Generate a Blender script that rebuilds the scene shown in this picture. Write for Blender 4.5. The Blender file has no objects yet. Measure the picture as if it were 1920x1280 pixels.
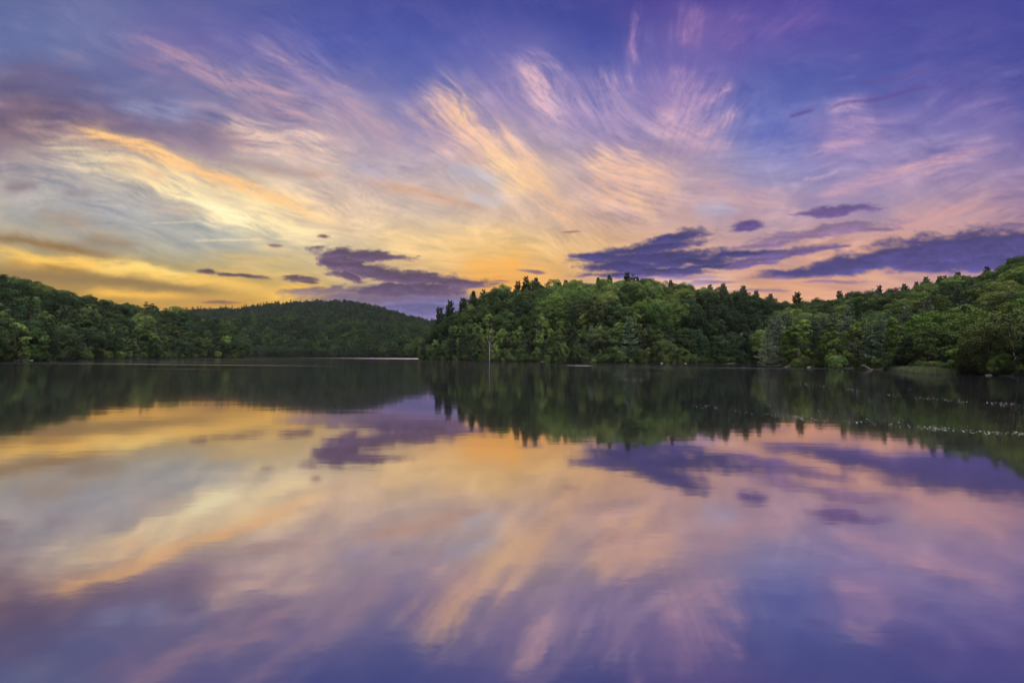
import bpy, math, random, time
import numpy as np

T0 = time.time()
C = bpy.context.scene.collection
scene = bpy.context.scene

# ---------------------------------------------------------------- camera
F_PX = 700.0                       # focal length in pixels of the 1920 px wide photograph
CAM_H = 2.4
PITCH, ROLL = math.atan(30 / F_PX), math.radians(0.5)
Fw = np.array([0, math.cos(PITCH), math.sin(PITCH)])
U0 = np.array([0, -math.sin(PITCH), math.cos(PITCH)])
X0 = np.array([1.0, 0, 0])
Up = U0 * math.cos(ROLL) - X0 * math.sin(ROLL)
Rt = X0 * math.cos(ROLL) + U0 * math.sin(ROLL)
cam = bpy.data.cameras.new('camera'); camo = bpy.data.objects.new('camera', cam); C.objects.link(camo)
cam.sensor_width = 36.0; cam.lens = 36.0 * F_PX / 1920.0
cam.clip_start = 0.1; cam.clip_end = 20000
import mathutils
camo.matrix_world = mathutils.Matrix(((Rt[0], Up[0], -Fw[0], 0), (Rt[1], Up[1], -Fw[1], 0), (Rt[2], Up[2], -Fw[2], CAM_H), (0, 0, 0, 1)))
scene.camera = camo

# ---------------------------------------------------------------- world, exposure
w = bpy.data.worlds.new('World'); scene.world = w; w.use_nodes = True
nt = w.node_tree; bg = nt.nodes['Background']
sk = nt.nodes.new('ShaderNodeTexSky'); sk.sky_type = 'NISHITA'; sk.sun_disc = False
sk.sun_elevation = math.radians(1.0); sk.sun_rotation = math.radians(-32)
nt.links.new(sk.outputs[0], bg.inputs[0]); bg.inputs[1].default_value = 0.1
scene.view_settings.view_transform = 'Standard'; scene.view_settings.look = 'None'
scene.view_settings.exposure = 0.0; scene.view_settings.gamma = 1.0
scene.view_settings.use_curve_mapping = False
scene.cycles.max_bounces = 5; scene.cycles.diffuse_bounces = 3; scene.cycles.glossy_bounces = 3
scene.cycles.transmission_bounces = 3; scene.cycles.transparent_max_bounces = 4
scene.cycles.sample_clamp_indirect = 6.0

# ---------------------------------------------------------------- sky painting (numpy)
_rs = np.random.RandomState(11)
_PERM = np.concatenate([_rs.permutation(1024)] * 3)
_GA = _rs.uniform(0, 2 * np.pi, 1024)
_GX, _GY = np.cos(_GA).astype(np.float32), np.sin(_GA).astype(np.float32)


def gnoise(x, y):
    xi = np.floor(x).astype(np.int64); yi = np.floor(y).astype(np.int64)
    xf = (x - xi).astype(np.float32); yf = (y - yi).astype(np.float32)
    u = xf * xf * xf * (xf * (xf * 6 - 15) + 10); v = yf * yf * yf * (yf * (yf * 6 - 15) + 10)
    def g(ix, iy, dx, dy):
        h = _PERM[_PERM[ix & 1023] + (iy & 1023)]
        return _GX[h] * dx + _GY[h] * dy
    a = g(xi, yi, xf, yf); b = g(xi + 1, yi, xf - 1, yf)
    c = g(xi, yi + 1, xf, yf - 1); d = g(xi + 1, yi + 1, xf - 1, yf - 1)
    return (a + u * (b - a)) * (1 - v) + (c + u * (d - c)) * v


def fbm(x, y, octaves=5, gain=0.5, seed=0.0):
    s = np.zeros(np.shape(x), np.float32); a = 1.0; f = 1.0; n = 0
    for k in range(octaves):
        s += a * gnoise(x * f + seed + 17.3 * k, y * f + seed * 1.7 + 5.1 * k)
        n += a; a *= gain; f *= 2.03
    return s / n * 1.6            # about -1..1


def sstep(a, b, x):
    t = np.clip((x - a) / (b - a), 0, 1)
    return t * t * (3 - 2 * t)


SKY_X = [0, 160, 320, 480, 640, 800, 960, 1120, 1280, 1440, 1600, 1760, 1920]
SKY_Y = [0, 80, 160, 240, 320, 400, 460, 520, 570, 640]
SKY_C = [
 [(98,106,158),(104,110,163),(96,98,160),(88,92,160),(78,84,160),(75,80,158),(72,77,155),(72,73,152),(86,74,155),(88,77,160),(80,74,160),(76,75,156),(72,72,155)],
 [(100,110,162),(108,114,164),(112,106,165),(104,102,168),(84,92,170),(82,90,168),(98,96,170),(76,82,162),(108,94,168),(94,86,166),(84,82,162),(78,80,160),(75,76,156)],
 [(106,98,136),(104,104,150),(112,112,160),(124,118,165),(124,118,170),(108,110,176),(130,120,176),(118,112,176),(124,110,176),(92,98,172),(86,92,168),(94,90,166),(85,84,160)],
 [(130,108,126),(118,104,132),(130,122,156),(156,140,164),(160,144,170),(146,134,176),(160,142,172),(140,128,178),(146,128,174),(106,112,184),(130,116,176),(114,108,172),(110,100,166)],
 [(160,148,154),(166,156,158),(174,160,156),(188,170,164),(194,172,170),(182,162,172),(204,174,162),(180,154,164),(176,150,170),(140,134,182),(140,128,178),(150,130,172),(144,122,166)],
 [(172,164,156),(160,158,162),(172,168,166),(212,194,166),(216,186,160),(208,182,162),(206,176,158),(200,164,154),(190,154,154),(168,142,166),(160,136,166),(176,144,160),(164,128,152)],
 [(176,156,122),(160,150,134),(164,160,150),(178,172,158),(206,184,150),(230,192,138),(224,182,122),(210,168,128),(204,158,140),(186,148,152),(204,152,138),(200,148,138),(190,140,140)],
 [(160,126,68),(172,142,86),(184,156,100),(204,168,104),(200,172,124),(210,170,126),(234,168,88),(214,168,130),(206,160,142),(208,152,126),(206,150,130),(196,150,146),(170,132,164)],
 [(170,130,64),(188,144,66),(196,148,68),(214,160,68),(150,126,120),(116,112,165),(220,160,92),(222,176,146),(226,176,134),(216,158,122),(208,152,132),(198,156,156),(168,142,186)],
 [(180,130,60),(190,140,60),(200,145,64),(200,150,70),(140,120,120),(110,108,160),(190,150,110),(200,160,140),(205,160,130),(200,150,125),(195,145,130),(180,145,155),(150,130,180)],
]
# strokes: (points, half width px, colour, opacity, fibre 0..1)
STROKES = [
 ([(0,157),(131,206),(262,241),(394,258),(490,271)], 17, (116,94,126), .52, .5),
 ([(0,195),(60,204),(120,212)], 14, (112,90,114), .5, .4),
 ([(0,125),(88,136),(197,166)], 11, (112,96,138), .45, .6),
 ([(394,236),(440,262),(490,282)], 9, (150,118,140), .55, .5),
 ([(415,192),(470,200),(525,212),(600,240)], 14, (130,108,150), .45, .6),
 ([(150,170),(260,170),(380,205)], 18, (105,108,160), .35, .6),
 ([(180,196),(300,205),(370,222)], 9, (150,155,195), .45, .6),
 ([(270,262),(370,276),(440,300)], 9, (150,120,150), .5, .6),
 ([(0,350),(40,349),(79,341)], 5, (135,110,122), .65, .5),
 ([(110,360),(150,362),(182,360)], 5, (140,118,128), .5, .7),
 ([(260,370),(330,392),(390,392)], 10, (160,140,138), .45, .6),
 ([(57,398),(120,412),(197,420)], 11, (165,138,115), .5, .6),
 ([(140,446),(205,454),(262,461)], 7, (156,122,90), .6, .4),
 ([(0,235),(60,240),(140,262),(240,300)], 10, (185,150,145), .5, .6),
 ([(0,258),(131,284),(240,315),(328,350),(415,389),(490,415),(569,433),(660,452)], 17, (255,228,172), .78, .45),
 ([(200,290),(328,330),(460,372),(560,418)], 12, (252,222,164), .55, .5),
 ([(100,232),(153,240),(219,262),(328,302),(415,332),(503,363),(590,407),(690,450)], 9, (250,192,128), .95, .4),
 ([(330,362),(430,398),(495,422)], 5, (255,236,190), .6, .4),
 ([(480,395),(560,428),(640,452)], 22, (250,220,165), .5, .4),
 ([(180,300),(260,318),(330,340)], 7, (208,160,130), .5, .6),
 ([(175,26),(306,92),(415,144),(503,178),(569,212),(650,260)], 12, (196,152,168), .55, .6),
 ([(200,90),(320,140),(420,180)], 14, (140,116,158), .4, .7),
 ([(455,57),(525,109),(590,162),(650,205),(727,262)], 15, (186,150,176), .55, .6),
 ([(500,120),(560,150),(620,196)], 8, (90,94,168), .4, .5),
 ([(400,228),(450,250),(520,262),(600,280),(690,330)], 20, (232,194,172), .6, .65),
 ([(600,215),(700,240),(770,290)], 18, (185,150,165), .4, .7),
 ([(560,30),(650,60),(740,110)], 20, (96,96,168), .3, .6),
 ([(784,155),(837,188),(872,232),(911,280),(955,315),(1003,350),(1034,388)], 15, (255,206,152), .9, .5),
 ([(770,150),(830,210),(880,260),(940,330)], 34, (222,174,164), .6, .65),
 ([(905,250),(955,262),(985,300),(1030,330)], 14, (238,190,160), .55, .6),
 ([(950,320),(1003,345),(1060,400),(1085,450)], 16, (232,182,140), .5, .6),
 ([(860,60),(880,100),(930,150)], 18, (112,108,178), .35, .7),
 ([(955,96),(986,127),(1003,162),(1034,214),(1066,268)], 18, (214,172,186), .75, .55),
 ([(900,150),(950,190),(1010,210)], 20, (150,130,182), .4, .7),
 ([(1143,120),(1140,150),(1160,188),(1165,212),(1130,240)], 15, (182,150,186), .55, .7),
 ([(1050,180),(1100,210),(1150,240),(1200,270)], 28, (168,142,182), .5, .7),
 ([(1090,130),(1060,180),(1100,270)], 14, (172,146,184), .35, .7),
 ([(1193,0),(1188,50),(1184,96),(1210,140)], 7, (180,132,180), .42, .6),
 ([(1200,120),(1240,180),(1290,250)], 22, (150,124,180), .4, .7),
 ([(1320,0),(1296,50),(1284,100)], 14, (170,122,172), .55, .6),
 ([(1420,10),(1380,60),(1350,100)], 16, (134,100,168), .45, .7),
 ([(1560,0),(1480,50),(1420,80)], 18, (120,92,168), .4, .7),
 ([(1398,195),(1359,223),(1324,245),(1285,270)], 9, (208,162,184), .6, .7),
 ([(1385,150),(1340,180),(1290,192)], 7, (196,152,184), .55, .7),
 ([(1385,262),(1340,274),(1275,262)], 8, (204,162,182), .5, .7),
 ([(1300,120),(1280,180),(1310,240)], 24, (190,150,182), .45, .7),
 ([(1240,190),(1262,240),(1330,270)], 16, (200,158,178), .5, .7),
 ([(1540,235),(1590,240),(1660,230)], 34, (172,142,186), .42, .6),
 ([(1494,302),(1560,280),(1612,262),(1674,236)], 9, (194,152,182), .55, .6),
 ([(1547,216),(1586,200),(1643,190)], 8, (190,156,190), .5, .5),
 ([(1479,219),(1500,213),(1530,205)], 3.2, (92,72,142), .7, .3),
 ([(1547,208),(1586,192),(1643,188),(1709,168),(1757,162)], 3.6, (98,76,146), .65, .3),
 ([(1612,157),(1674,147),(1739,131)], 3.5, (104,82,148), .5, .4),
 ([(1690,100),(1800,60),(1880,20)], 16, (104,88,164), .35, .7),
 ([(1920,150),(1800,190),(1720,215)], 22, (116,100,168), .4, .7),
 ([(1920,190),(1840,225),(1760,260)], 20, (130,112,172), .4, .7),
 ([(1920,258),(1827,284),(1739,306),(1674,324),(1608,346),(1542,363),(1477,381)], 11, (202,154,172), .7, .5),
 ([(1720,340),(1800,322),(1840,318)], 4, (180,148,182), .5, .5),
 ([(1577,317),(1542,330),(1500,336)], 3.5, (190,156,184), .6, .4),
 ([(1280,340),(1367,360),(1455,380),(1540,372)], 17, (204,158,162), .5, .6),
 ([(1290,395),(1340,398),(1390,400)], 10, (168,164,196), .5, .4),
 ([(1077,306),(1130,302),(1187,318),(1280,316)], 10, (246,194,158), .8, .5),
 ([(1090,340),(1200,345),(1290,350)], 28, (226,176,154), .6, .65),
 ([(1110,310),(1130,350),(1180,380)], 10, (228,178,148), .5, .6),
 ([(1178,350),(1205,394),(1250,424)], 10, (244,192,146), .65, .6),
 ([(1100,440),(1118,455),(1140,440)], 6, (235,180,125), .5, .6),
 ([(1130,400),(1200,410),(1300,400)], 14, (188,158,168), .4, .6),
 ([(1920,385),(1805,394),(1717,411),(1652,429)], 18, (206,150,148), .55, .5),
 ([(640,328),(749,354),(828,372),(894,389),(990,400)], 7, (192,148,128), .58, .5),
 ([(394,293),(481,311),(569,326),(650,332)], 6, (172,132,130), .5, .5),
 ([(640,300),(690,316),(740,330)], 8, (160,150,182), .5, .6),
 ([(820,312),(890,328),(960,345)], 13, (156,168,206), .42, .5),
 ([(860,372),(910,374),(960,380)], 10, (184,180,196), .5, .5),
 ([(-150,430),(0,446),(70,456),(160,472),(260,492)], 6, (138,106,72), .9, .25),
 ([(-120,440),(0,468),(88,488),(197,505),(262,508),(350,525),(481,540),(600,545)], 10, (255,200,92), 1.0, .18),
 ([(160,496),(230,500),(290,504),(380,526)], 6, (255,212,116), .95, .3),
 ([(0,490),(60,500),(150,520)], 6, (200,150,66), .6, .4),
 ([(60,496),(130,508),(180,516)], 6, (168,124,62), .6, .5),
 ([(-150,500),(0,514),(131,522),(197,526),(306,538),(400,546),(520,554)], 8, (150,120,76), 1.0, .15),
 ([(140,546),(260,552),(400,560)], 5, (240,180,76), .9, .2),
 ([(260,562),(400,566),(520,566)], 6, (190,145,78), .6, .3),
 ([(500,552),(560,548),(640,552)], 9, (250,192,74), .8, .3),
 ([(440,440),(560,478),(620,500)], 10, (214,184,130), .4, .6),
 ([(380,470),(480,485),(580,490)], 5, (236,186,100), .4, .6),
 ([(850,508),(930,500),(1000,486)], 18, (246,172,78), .6, .5),
 ([(800,460),(900,450),(980,470)], 22, (238,192,128), .4, .6),
 ([(690,430),(780,456),(860,480)], 10, (250,206,140), .4, .6),
 ([(270,418),(320,417),(370,415)], 1.3, (244,212,172), .5, .5),
 ([(392,415),(408,415)], 1.2, (252,220,176), .6, .4),
 ([(359,451),(430,450),(499,448)], 1.8, (250,214,165), .6, .5),
 ([(515,449),(545,447)], 1.4, (240,205,160), .4, .5),
 ([(1180,560),(1290,530),(1420,538)], 10, (238,196,176), .5, .4),
]
# dark low clouds: lists of ellipses (x, y, rx, ry, tilt) per cloud, colour, edge noise, opacity
CLOUDS = [
 ([(700,562,150,16,.0),(760,585,130,18,0),(600,548,80,7,.0)], (122,104,138), .7, .75),
 ([(800,582,90,14,0),(850,560,50,12,0)], (108,108,168), .5, .55),
 ([(640,476,58,12,.03),(690,482,78,10,.05),(672,500,62,13,.12),(712,512,72,16,.12),(760,522,80,15,.08),(628,496,36,9,.3),(655,520,34,8,.2),
   (790,524,80,12,.05),(860,532,58,9,.05),(750,545,110,12,.02),(800,540,70,12,0),(640,486,50,12,.1)], (94,74,106), 1.15, .93),
 ([(607,443,12,5,0)], (120,86,96), .9, .9),
 ([(515,460,11,3,.1)], (120,95,110), .9, .75),
 ([(388,510,20,5,0),(455,518,45,4.2,.04),(420,514,20,3,.1)], (96,76,84), .9, .95),
 ([(558,524,34,6,.08),(545,518,20,4,0),(580,530,16,4,.1)], (100,78,88), .9, .95),
 ([(412,567,36,3.6,0)], (130,95,80), .6, .8),
 ([(1003,510,24,4.5,.1)], (130,98,120), .9, .85),
 ([(938,527,16,2.6,0),(1075,435,18,2.4,-.05)], (150,112,110), .7, .75),
 ([(1215,468,110,13,-.13),(1270,447,58,15,-.15),(1240,484,130,14,-.05),(1130,482,52,7,0),(1160,500,75,12,.0),(1290,492,90,12,-.02),(1380,478,80,8,-.08),
   (1180,516,90,7,0),(1240,508,90,8,0),(1330,500,60,5,-.1)], (66,62,118), .85, .96),
 ([(1240,520,120,6,0),(1310,532,50,6,-.05)], (150,124,176), .8, .6),
 ([(1404,424,36,9,0),(1398,430,28,7,0)], (96,78,138), .9, .95),
 ([(1575,396,76,9,-.1),(1540,402,50,7,-.05)], (104,82,142), 1.1, .88),
 ([(1560,432,110,12,-.12),(1500,446,80,9,-.1),(1640,430,44,6,0),(1440,460,70,7,-.1)], (128,102,146), 1.1, .75),
 ([(1480,474,90,8,-.14),(1540,468,50,4,-.15),(1430,488,70,6,-.15),(1400,498,50,5,-.1)], (102,84,140), .9, .88),
 ([(1800,472,180,36,-.06),(1900,462,110,38,-.02),(1860,490,110,24,0),(1680,482,120,22,-.2),(1600,498,110,16,-.12),(1510,512,90,9,-.05),(1560,504,90,12,-.1),
   (1740,498,90,16,0)], (74,68,130), .8, .96),
 ([(1560,529,64,4,0),(1350,530,30,3,0),(1490,520,60,4,0),(1420,545,60,3,0),(1440,520,36,3,-.05)], (140,110,146), .9, .7),
 ([(1900,372,40,6,0),(1905,425,40,5,0)], (150,124,160), 1, .4),
]


def srgb2lin(c):
    c = np.asarray(c, np.float64) / 255.0
    return np.where(c <= 0.04045, c / 12.92, ((c + 0.055) / 1.055) ** 2.4)


def catmull(p, n=14):
    p = [np.array(q, float) for q in p]
    p = [2 * p[0] - p[1]] + p + [2 * p[-1] - p[-2]]
    out = []
    for i in range(1, len(p) - 2):
        for k in range(n):
            t = k / n
            out.append(0.5 * (2 * p[i] + (p[i+1] - p[i-1]) * t + (2*p[i-1] - 5*p[i] + 4*p[i+1] - p[i+2]) * t*t
                              + (3*p[i] - p[i-1] - 3*p[i+1] + p[i+2]) * t**3))
    out.append(p[-2])
    return np.array(out)


def e_w(u, v):
    return fbm(u / 30, v / 12, 3, .5, 222.0) * .8


def smooth_interp(u, xs):
    """index and eased weight on a non uniform axis, clamped"""
    i = np.clip(np.searchsorted(xs, u) - 1, 0, len(xs) - 2)
    xs = np.asarray(xs, float)
    t = np.clip((u - xs[i]) / (xs[i+1] - xs[i]), 0, 1)
    return i, t


def flow_texture():
    """fibrous cloud texture: noise smeared along the wind field that the cirrus strokes follow"""
    st = 2.4
    gx = np.arange(-420, 2340, st); gy = np.arange(-200, 660, st)
    U, V = np.meshgrid(gx, gy)
    # direction field on a coarse grid
    cx, cy = np.meshgrid(np.arange(-420, 2341, 20.), np.arange(-200, 661, 20.))
    fx, fy = cx - 1130, cy - 600
    th = np.arctan2(fy, fx)
    c2 = np.cos(2 * th) * .04; s2 = np.sin(2 * th) * .04
    flat = sstep(420, 540, cy) * .6
    c2 = c2 + flat
    for pts, w, c, op, fb in STROKES:
        if w < 4.5 or (1190 < pts[0][0] < 1400 and 110 < pts[0][1] < 300): continue
        P = catmull(pts, 4)
        for a, b in zip(P[:-1], P[1:]):
            t = np.arctan2(b[1] - a[1], b[0] - a[0]); m = (a + b) / 2
            g = np.exp(-((cx - m[0]) ** 2 + (cy - m[1]) ** 2) / (2 * 62.0 ** 2)) * w * op * .02
            c2 = c2 + np.cos(2 * t) * g; s2 = s2 + np.sin(2 * t) * g
    th = .5 * np.arctan2(s2, c2)
    tx, ty = np.cos(th), np.sin(th)

    def samp(A, x, y, x0, y0, d):
        i = np.clip(((y - y0) / d), 0, A.shape[0] - 1.001); j = np.clip(((x - x0) / d), 0, A.shape[1] - 1.001)
        i0 = i.astype(int); j0 = j.astype(int); a = i - i0; b = j - j0
        return (A[i0, j0] * (1-b) + A[i0, j0+1] * b) * (1-a) + (A[i0+1, j0] * (1-b) + A[i0+1, j0+1] * b) * a
    out = []
    wb = fbm(U / 120, V / 90, 5, .6, 5.0) * .85
    for (sc, octv, gain, n, h, seed) in ((5., 4, .65, 9, 2.8, 300.), (13., 5, .62, 16, 3.4, 320.), (30., 5, .62, 12, 5.0, 340.), (5.5, 3, .6, 30, 6.0, 360.)):
        N = fbm(U / sc, V / sc, octv, gain, seed)
        acc = N.astype(np.float64).copy(); wt = 1.0
        for sgn in (1, -1):
            x, y = U.copy(), V.copy(); px, py = None, None
            for k in range(n):
                dx = samp(tx, x, y, -420, -200, 20.); dy = samp(ty, x, y, -420, -200, 20.)
                ca, sa = np.cos(wb), np.sin(wb)
                dx, dy = dx * ca - dy * sa, dx * sa + dy * ca
                if px is not None:
                    f = np.where(dx * px + dy * py < 0, -1., 1.); dx *= f; dy *= f
                else:
                    dx *= sgn; dy *= sgn
                nn = np.sqrt(dx * dx + dy * dy) + 1e-6; dx /= nn; dy /= nn
                x += dx * h; y += dy * h; px, py = dx, dy
                w = .5 + .5 * np.cos(np.pi * (k + 1) / (n + 1))
                acc += samp(N, x, y, -420, -200, st) * w
                if sgn == 1: wt += 2 * w
        acc /= wt
        acc -= acc.mean(); acc /= acc.std()
        out.append((acc * .42))
    def look(u, v):
        return [samp(A, np.clip(u, -410, 2330), np.clip(v, -190, 650), -420, -200, st) for A in out]
    return look


def paint_sky(u, v):
    """colour (display values 0..255) of the dusk sky at the directions (u, v) of the tangent plane ahead"""
    u = u.astype(np.float64); v = v.astype(np.float64)
    # warp so that nothing follows the control grid
    w1 = fbm(u / 170, v / 110, 4, .5, 3.1); w2 = fbm(u / 170, v / 110, 4, .5, 47.7)
    uu, vv = u + 38 * w1, v + 16 * w2 * sstep(650, 450, v)
    C = np.array(SKY_C, float)
    i, s = smooth_interp(uu, SKY_X); j, t = smooth_interp(vv, SKY_Y)
    n, m = len(SKY_X), len(SKY_Y)
    def cubic(t):
        return [((-t + 2) * t - 1) * t / 2, ((3*t - 5) * t * t + 2) / 2, ((-3*t + 4) * t + 1) * t / 2, (t - 1) * t * t / 2]
    ws, wt = cubic(s), cubic(t)
    col = np.zeros(u.shape + (3,))
    for b in range(4):
        jj = np.clip(j - 1 + b, 0, m - 1)
        for a in range(4):
            ii = np.clip(i - 1 + a, 0, n - 1)
            col += (ws[a] * wt[b])[..., None] * C[jj, ii]
    fl = flow_texture()
    fa, fb_, fib, flong = fl(u, v)
    sw = np.exp(-((u - 1345) / 120) ** 2 - ((v - 185) / 115) ** 2)
    wv = fbm(u / 50, v / 50, 4, .55, 17.)
    alt = fbm((u + .55 * v) / 11 + 1.2 * wv, (v - .3 * u) / 80 + .8 * wv, 5, .62, 91.)
    fa, fb_, fib, flong = [q * (1 - .9 * sw) + alt * .9 * sw for q in (fa, fb_, fib, flong)]
    fib2 = fa * .62 + fb_ * .62
    patch = sstep(-.35, .45, fbm(u / 210, v / 130, 3, .5, 61.0))
    soft = fbm(u / 100 + w2 * .9, v / 62 + w1 * .8, 6, .55, 70.0)
    puff = fbm(u / 40 + w2 * 1.2 + fib * .8, v / 22 + w1 * 1.2, 5, .6, 78.0)
    lay = fbm(u / 170 + w1 * .4, v / 10.0 + w2 * 1.2, 6, .55, 33.0)       # flat strata low down
    low = sstep(400, 520, v)
    high = 1 - low
    east = 1 - .45 * sstep(1000, 1500, u); calm = .45 + .55 * sstep(60, 260, v + .12 * (u - 960) * -1)
    k = (fib * 11 * (.35 + .9 * patch) * east * calm + fib2 * 7 * (.15 + patch) * east * calm + soft * 17 + puff * 8 * (.3 + patch) + flong * 9 * sstep(-.3, .4, fbm(u / 150, v / 90, 3, .5, 66.0)) * (1 - .5 * sstep(1100, 1500, u)) * calm + fa * 4 * patch) * high + (fib * 9 + fib2 * 6 + lay * 6 + soft * 5 + puff * 3) * low
    zen = sstep(40, 330, v)[..., None]
    warm = np.array([1.15, .72, .30]) * (1 - zen) + np.array([1.0, .80, .35]) * zen
    cool = np.array([.8, .62, .35]) * (1 - zen) + np.array([1.15, .85, .42]) * zen
    col += np.where((k > 0)[..., None], warm, cool) * k[..., None] * (.55 + .65 * zen)
    # strokes
    ws1 = fbm(u / 60, v / 42, 5, .55, 90.0); ws2 = fbm(u / 60, v / 42, 5, .55, 130.0)
    for pts, w, c, op, fb in STROKES:
        P = catmull(pts)
        thin = w < 4.5
        ww = w if thin else w * 1.35
        x0, y0 = P.min(0) - 5.5 * w - 50; x1, y1 = P.max(0) + 5.5 * w + 50
        m_ = (u > x0) & (u < x1) & (v > y0) & (v < y1)
        if not m_.any(): continue
        wa = min(1.0, w / 12.0)
        x = u[m_] + ws1[m_] * 14 * wa; y = v[m_] + ws2[m_] * 11 * wa
        best = np.full(x.shape, 1e9); tt = np.zeros(x.shape); sg = np.zeros(x.shape); al_ = np.zeros(x.shape)
        L = len(P) - 1
        seg = np.sqrt(((P[1:] - P[:-1]) ** 2).sum(1)); cum = np.concatenate([[0], np.cumsum(seg)])
        for q in range(L):
            a, b = P[q], P[q+1]; d = b - a; l2 = d @ d
            h = np.clip(((x - a[0]) * d[0] + (y - a[1]) * d[1]) / l2, 0, 1)
            ex, ey = x - a[0] - h * d[0], y - a[1] - h * d[1]
            dd = ex ** 2 + ey ** 2
            mm = dd < best
            best[mm] = dd[mm]; tt[mm] = ((q + h) / L)[mm]
            sg[mm] = ((ex * -d[1] + ey * d[0]) / np.sqrt(l2))[mm]; al_[mm] = (cum[q] + h * seg[q])[mm]
        r = np.sqrt(best) / ww
        if thin:
            al = np.exp(-(r ** 2) * .9) * sstep(0, .15, tt) * sstep(1, .85, tt)
            tex = .5 + .5 * np.clip(fbm(u[m_] / 5.0, v[m_] / 9.0, 3, .6, 7.7) * 2, -1, 1)
        else:
            # fibres run along the stroke and fray at an angle to it
            f1 = fbm(al_ / 70 + cum[-1], (sg + .18 * al_) / (4 + .35 * w) + .6 * ws1[m_], 5, .6, 11.0 + w)
            f2 = fbm(al_ / 26 + cum[-1], (sg - .10 * al_) / (2.4 + .15 * w) + ws2[m_], 4, .6, 31.0 + w)
            tex = np.clip(.52 + .4 * f1 + .3 * f2 + .35 * puff[m_] + .35 * fib[m_] + .55 * fib2[m_] + .35 * flong[m_], 0, 1.35)
            edge = r * (1 - .3 * fib[m_] - .25 * fib2[m_])
            al = (np.exp(-(edge ** 2) * 1.0) * .90 + .17 * np.exp(-(r / 2.1) ** 2)) * sstep(0, .3, tt) * sstep(1, .7, tt)
        al = np.clip(al * ((1 - fb) + fb * 1.5 * tex) * op, 0, 1)[..., None]
        col[m_] = col[m_] * (1 - al) + np.array(c, float) * al
    # thin milky veils between the fibres
    veil = sstep(-.1, .75, fbm(u / 120 + .8 * w2, v / 60 + .8 * w1, 6, .58, 150.0) + .35 * fib) * (1 - sstep(430, 520, v)) * sstep(0, 220, v)
    col += veil[..., None] * np.array([15., 12., 8.])
    g_ = col.mean(-1, keepdims=True); col = g_ + (col - g_) * .90; col = 124 + (col - 124) * 1.10 + np.array([1., 2., 0.])
    # low dark clouds
    cwx = fbm(u / 70, v / 30, 4, .55, 260.0) * 26; cwy = fbm(u / 60, v / 26, 4, .55, 280.0) * 9
    e1 = fbm(u / 64 + .8 * w1, v / 20 + u / 130 + .6 * w2, 7, .66, 200.0); e2 = fbm(u / 19 + e_w(u, v), v / 8.5, 5, .6, 240.0)
    for ells, c, rough, op in CLOUDS:
        dens = np.full(u.shape, -9.0)
        hgt = np.zeros(u.shape)
        for (cx, cy, rx, ry, tl) in ells:
            x0, x1, y0, y1 = cx - rx * 1.8, cx + rx * 1.8, cy - ry * 2.6 - rx * abs(tl) * 1.5, cy + ry * 2.6 + rx * abs(tl) * 1.5
            m_ = (u > x0) & (u < x1) & (v > y0) & (v < y1)
            x = u[m_] + cwx[m_] * min(1, rx / 60) - cx; y = v[m_] + cwy[m_] * min(1, ry / 9) - cy
            yr = (y - x * np.tan(tl)) / ry; xr = x / rx
            yr = np.where(yr > 0, yr * 1.2, yr)
            g = 1 - np.sqrt(xr * xr + yr * yr)
            dm = dens[m_]
            dens[m_] = np.maximum(dm, g) + .12 * np.clip(np.minimum(dm, g) + .6, 0, 1)
            hgt[m_] = np.where(g > dm, yr, hgt[m_])
        d = dens + rough * (.80 * e1 + .34 * e2) + .16
        a = (.55 * sstep(-.12, .22, d) + .45 * sstep(.05, .62, d)) * op
        a = a[..., None]
        cc = np.array(c, float) * (1 + .24 * e1[..., None] + .14 * e2[..., None]) * (1 + .20 * np.clip(hgt, -1, 1))[..., None] 
        cc = cc + (col - cc) * (.16 * (1 - sstep(.2, .8, d)))[..., None]
        # warm light on the thin undersides
        under = (np.clip(hgt, 0, 1) * (1 - sstep(.1, .6, d)) * sstep(1500, 900, np.abs(u - 900)))[..., None]
        cc = cc * (1 - .45 * under) + np.array([196, 140, 128]) * .45 * under
        rim = (sstep(-.10, .05, d) * (1 - sstep(.05, .42, d)))[..., None] * op * .25
        col = col * (1 - a) + (cc * (1 - rim) + np.minimum(col * 1.08, 255) * rim) * a
    return np.clip(col, 0, 255)

def px_dir(px, py):
    a = (np.asarray(px, float) - 960) / F_PX; b = (640 - np.asarray(py, float)) / F_PX
    return Fw + a[..., None] * Rt + b[..., None] * Up


def z_at(px, py, Y):                       # height of the sight line through a pixel at depth Y
    d = px_dir(px, py)
    return CAM_H + Y * d[..., 2] / d[..., 1]


def x_at(px, Y, py=670):
    d = px_dir(px, py)
    return Y * d[..., 0] / d[..., 1]


def project(x, y, z):
    v = np.stack([x, y, z - CAM_H], -1)
    f = v @ Fw
    return 960 + F_PX * (v @ Rt) / f, 640 - F_PX * (v @ Up) / f


# ---------------------------------------------------------------- helpers
def new_mesh(name, verts, faces_flat, sizes, mat=None, smooth=False):
    me = bpy.data.meshes.new(name)
    nv, nl, nf = len(verts), len(faces_flat), len(sizes)
    me.vertices.add(nv); me.vertices.foreach_set('co', np.asarray(verts, np.float32).ravel())
    me.loops.add(nl); me.loops.foreach_set('vertex_index', np.asarray(faces_flat, np.int32))
    me.polygons.add(nf)
    st = np.concatenate([[0], np.cumsum(sizes)[:-1]]).astype(np.int32)
    me.polygons.foreach_set('loop_start', st)
    me.polygons.foreach_set('use_smooth', np.full(nf, smooth, bool))
    me.update(calc_edges=True)
    if mat: me.materials.append(mat)
    return me


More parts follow.
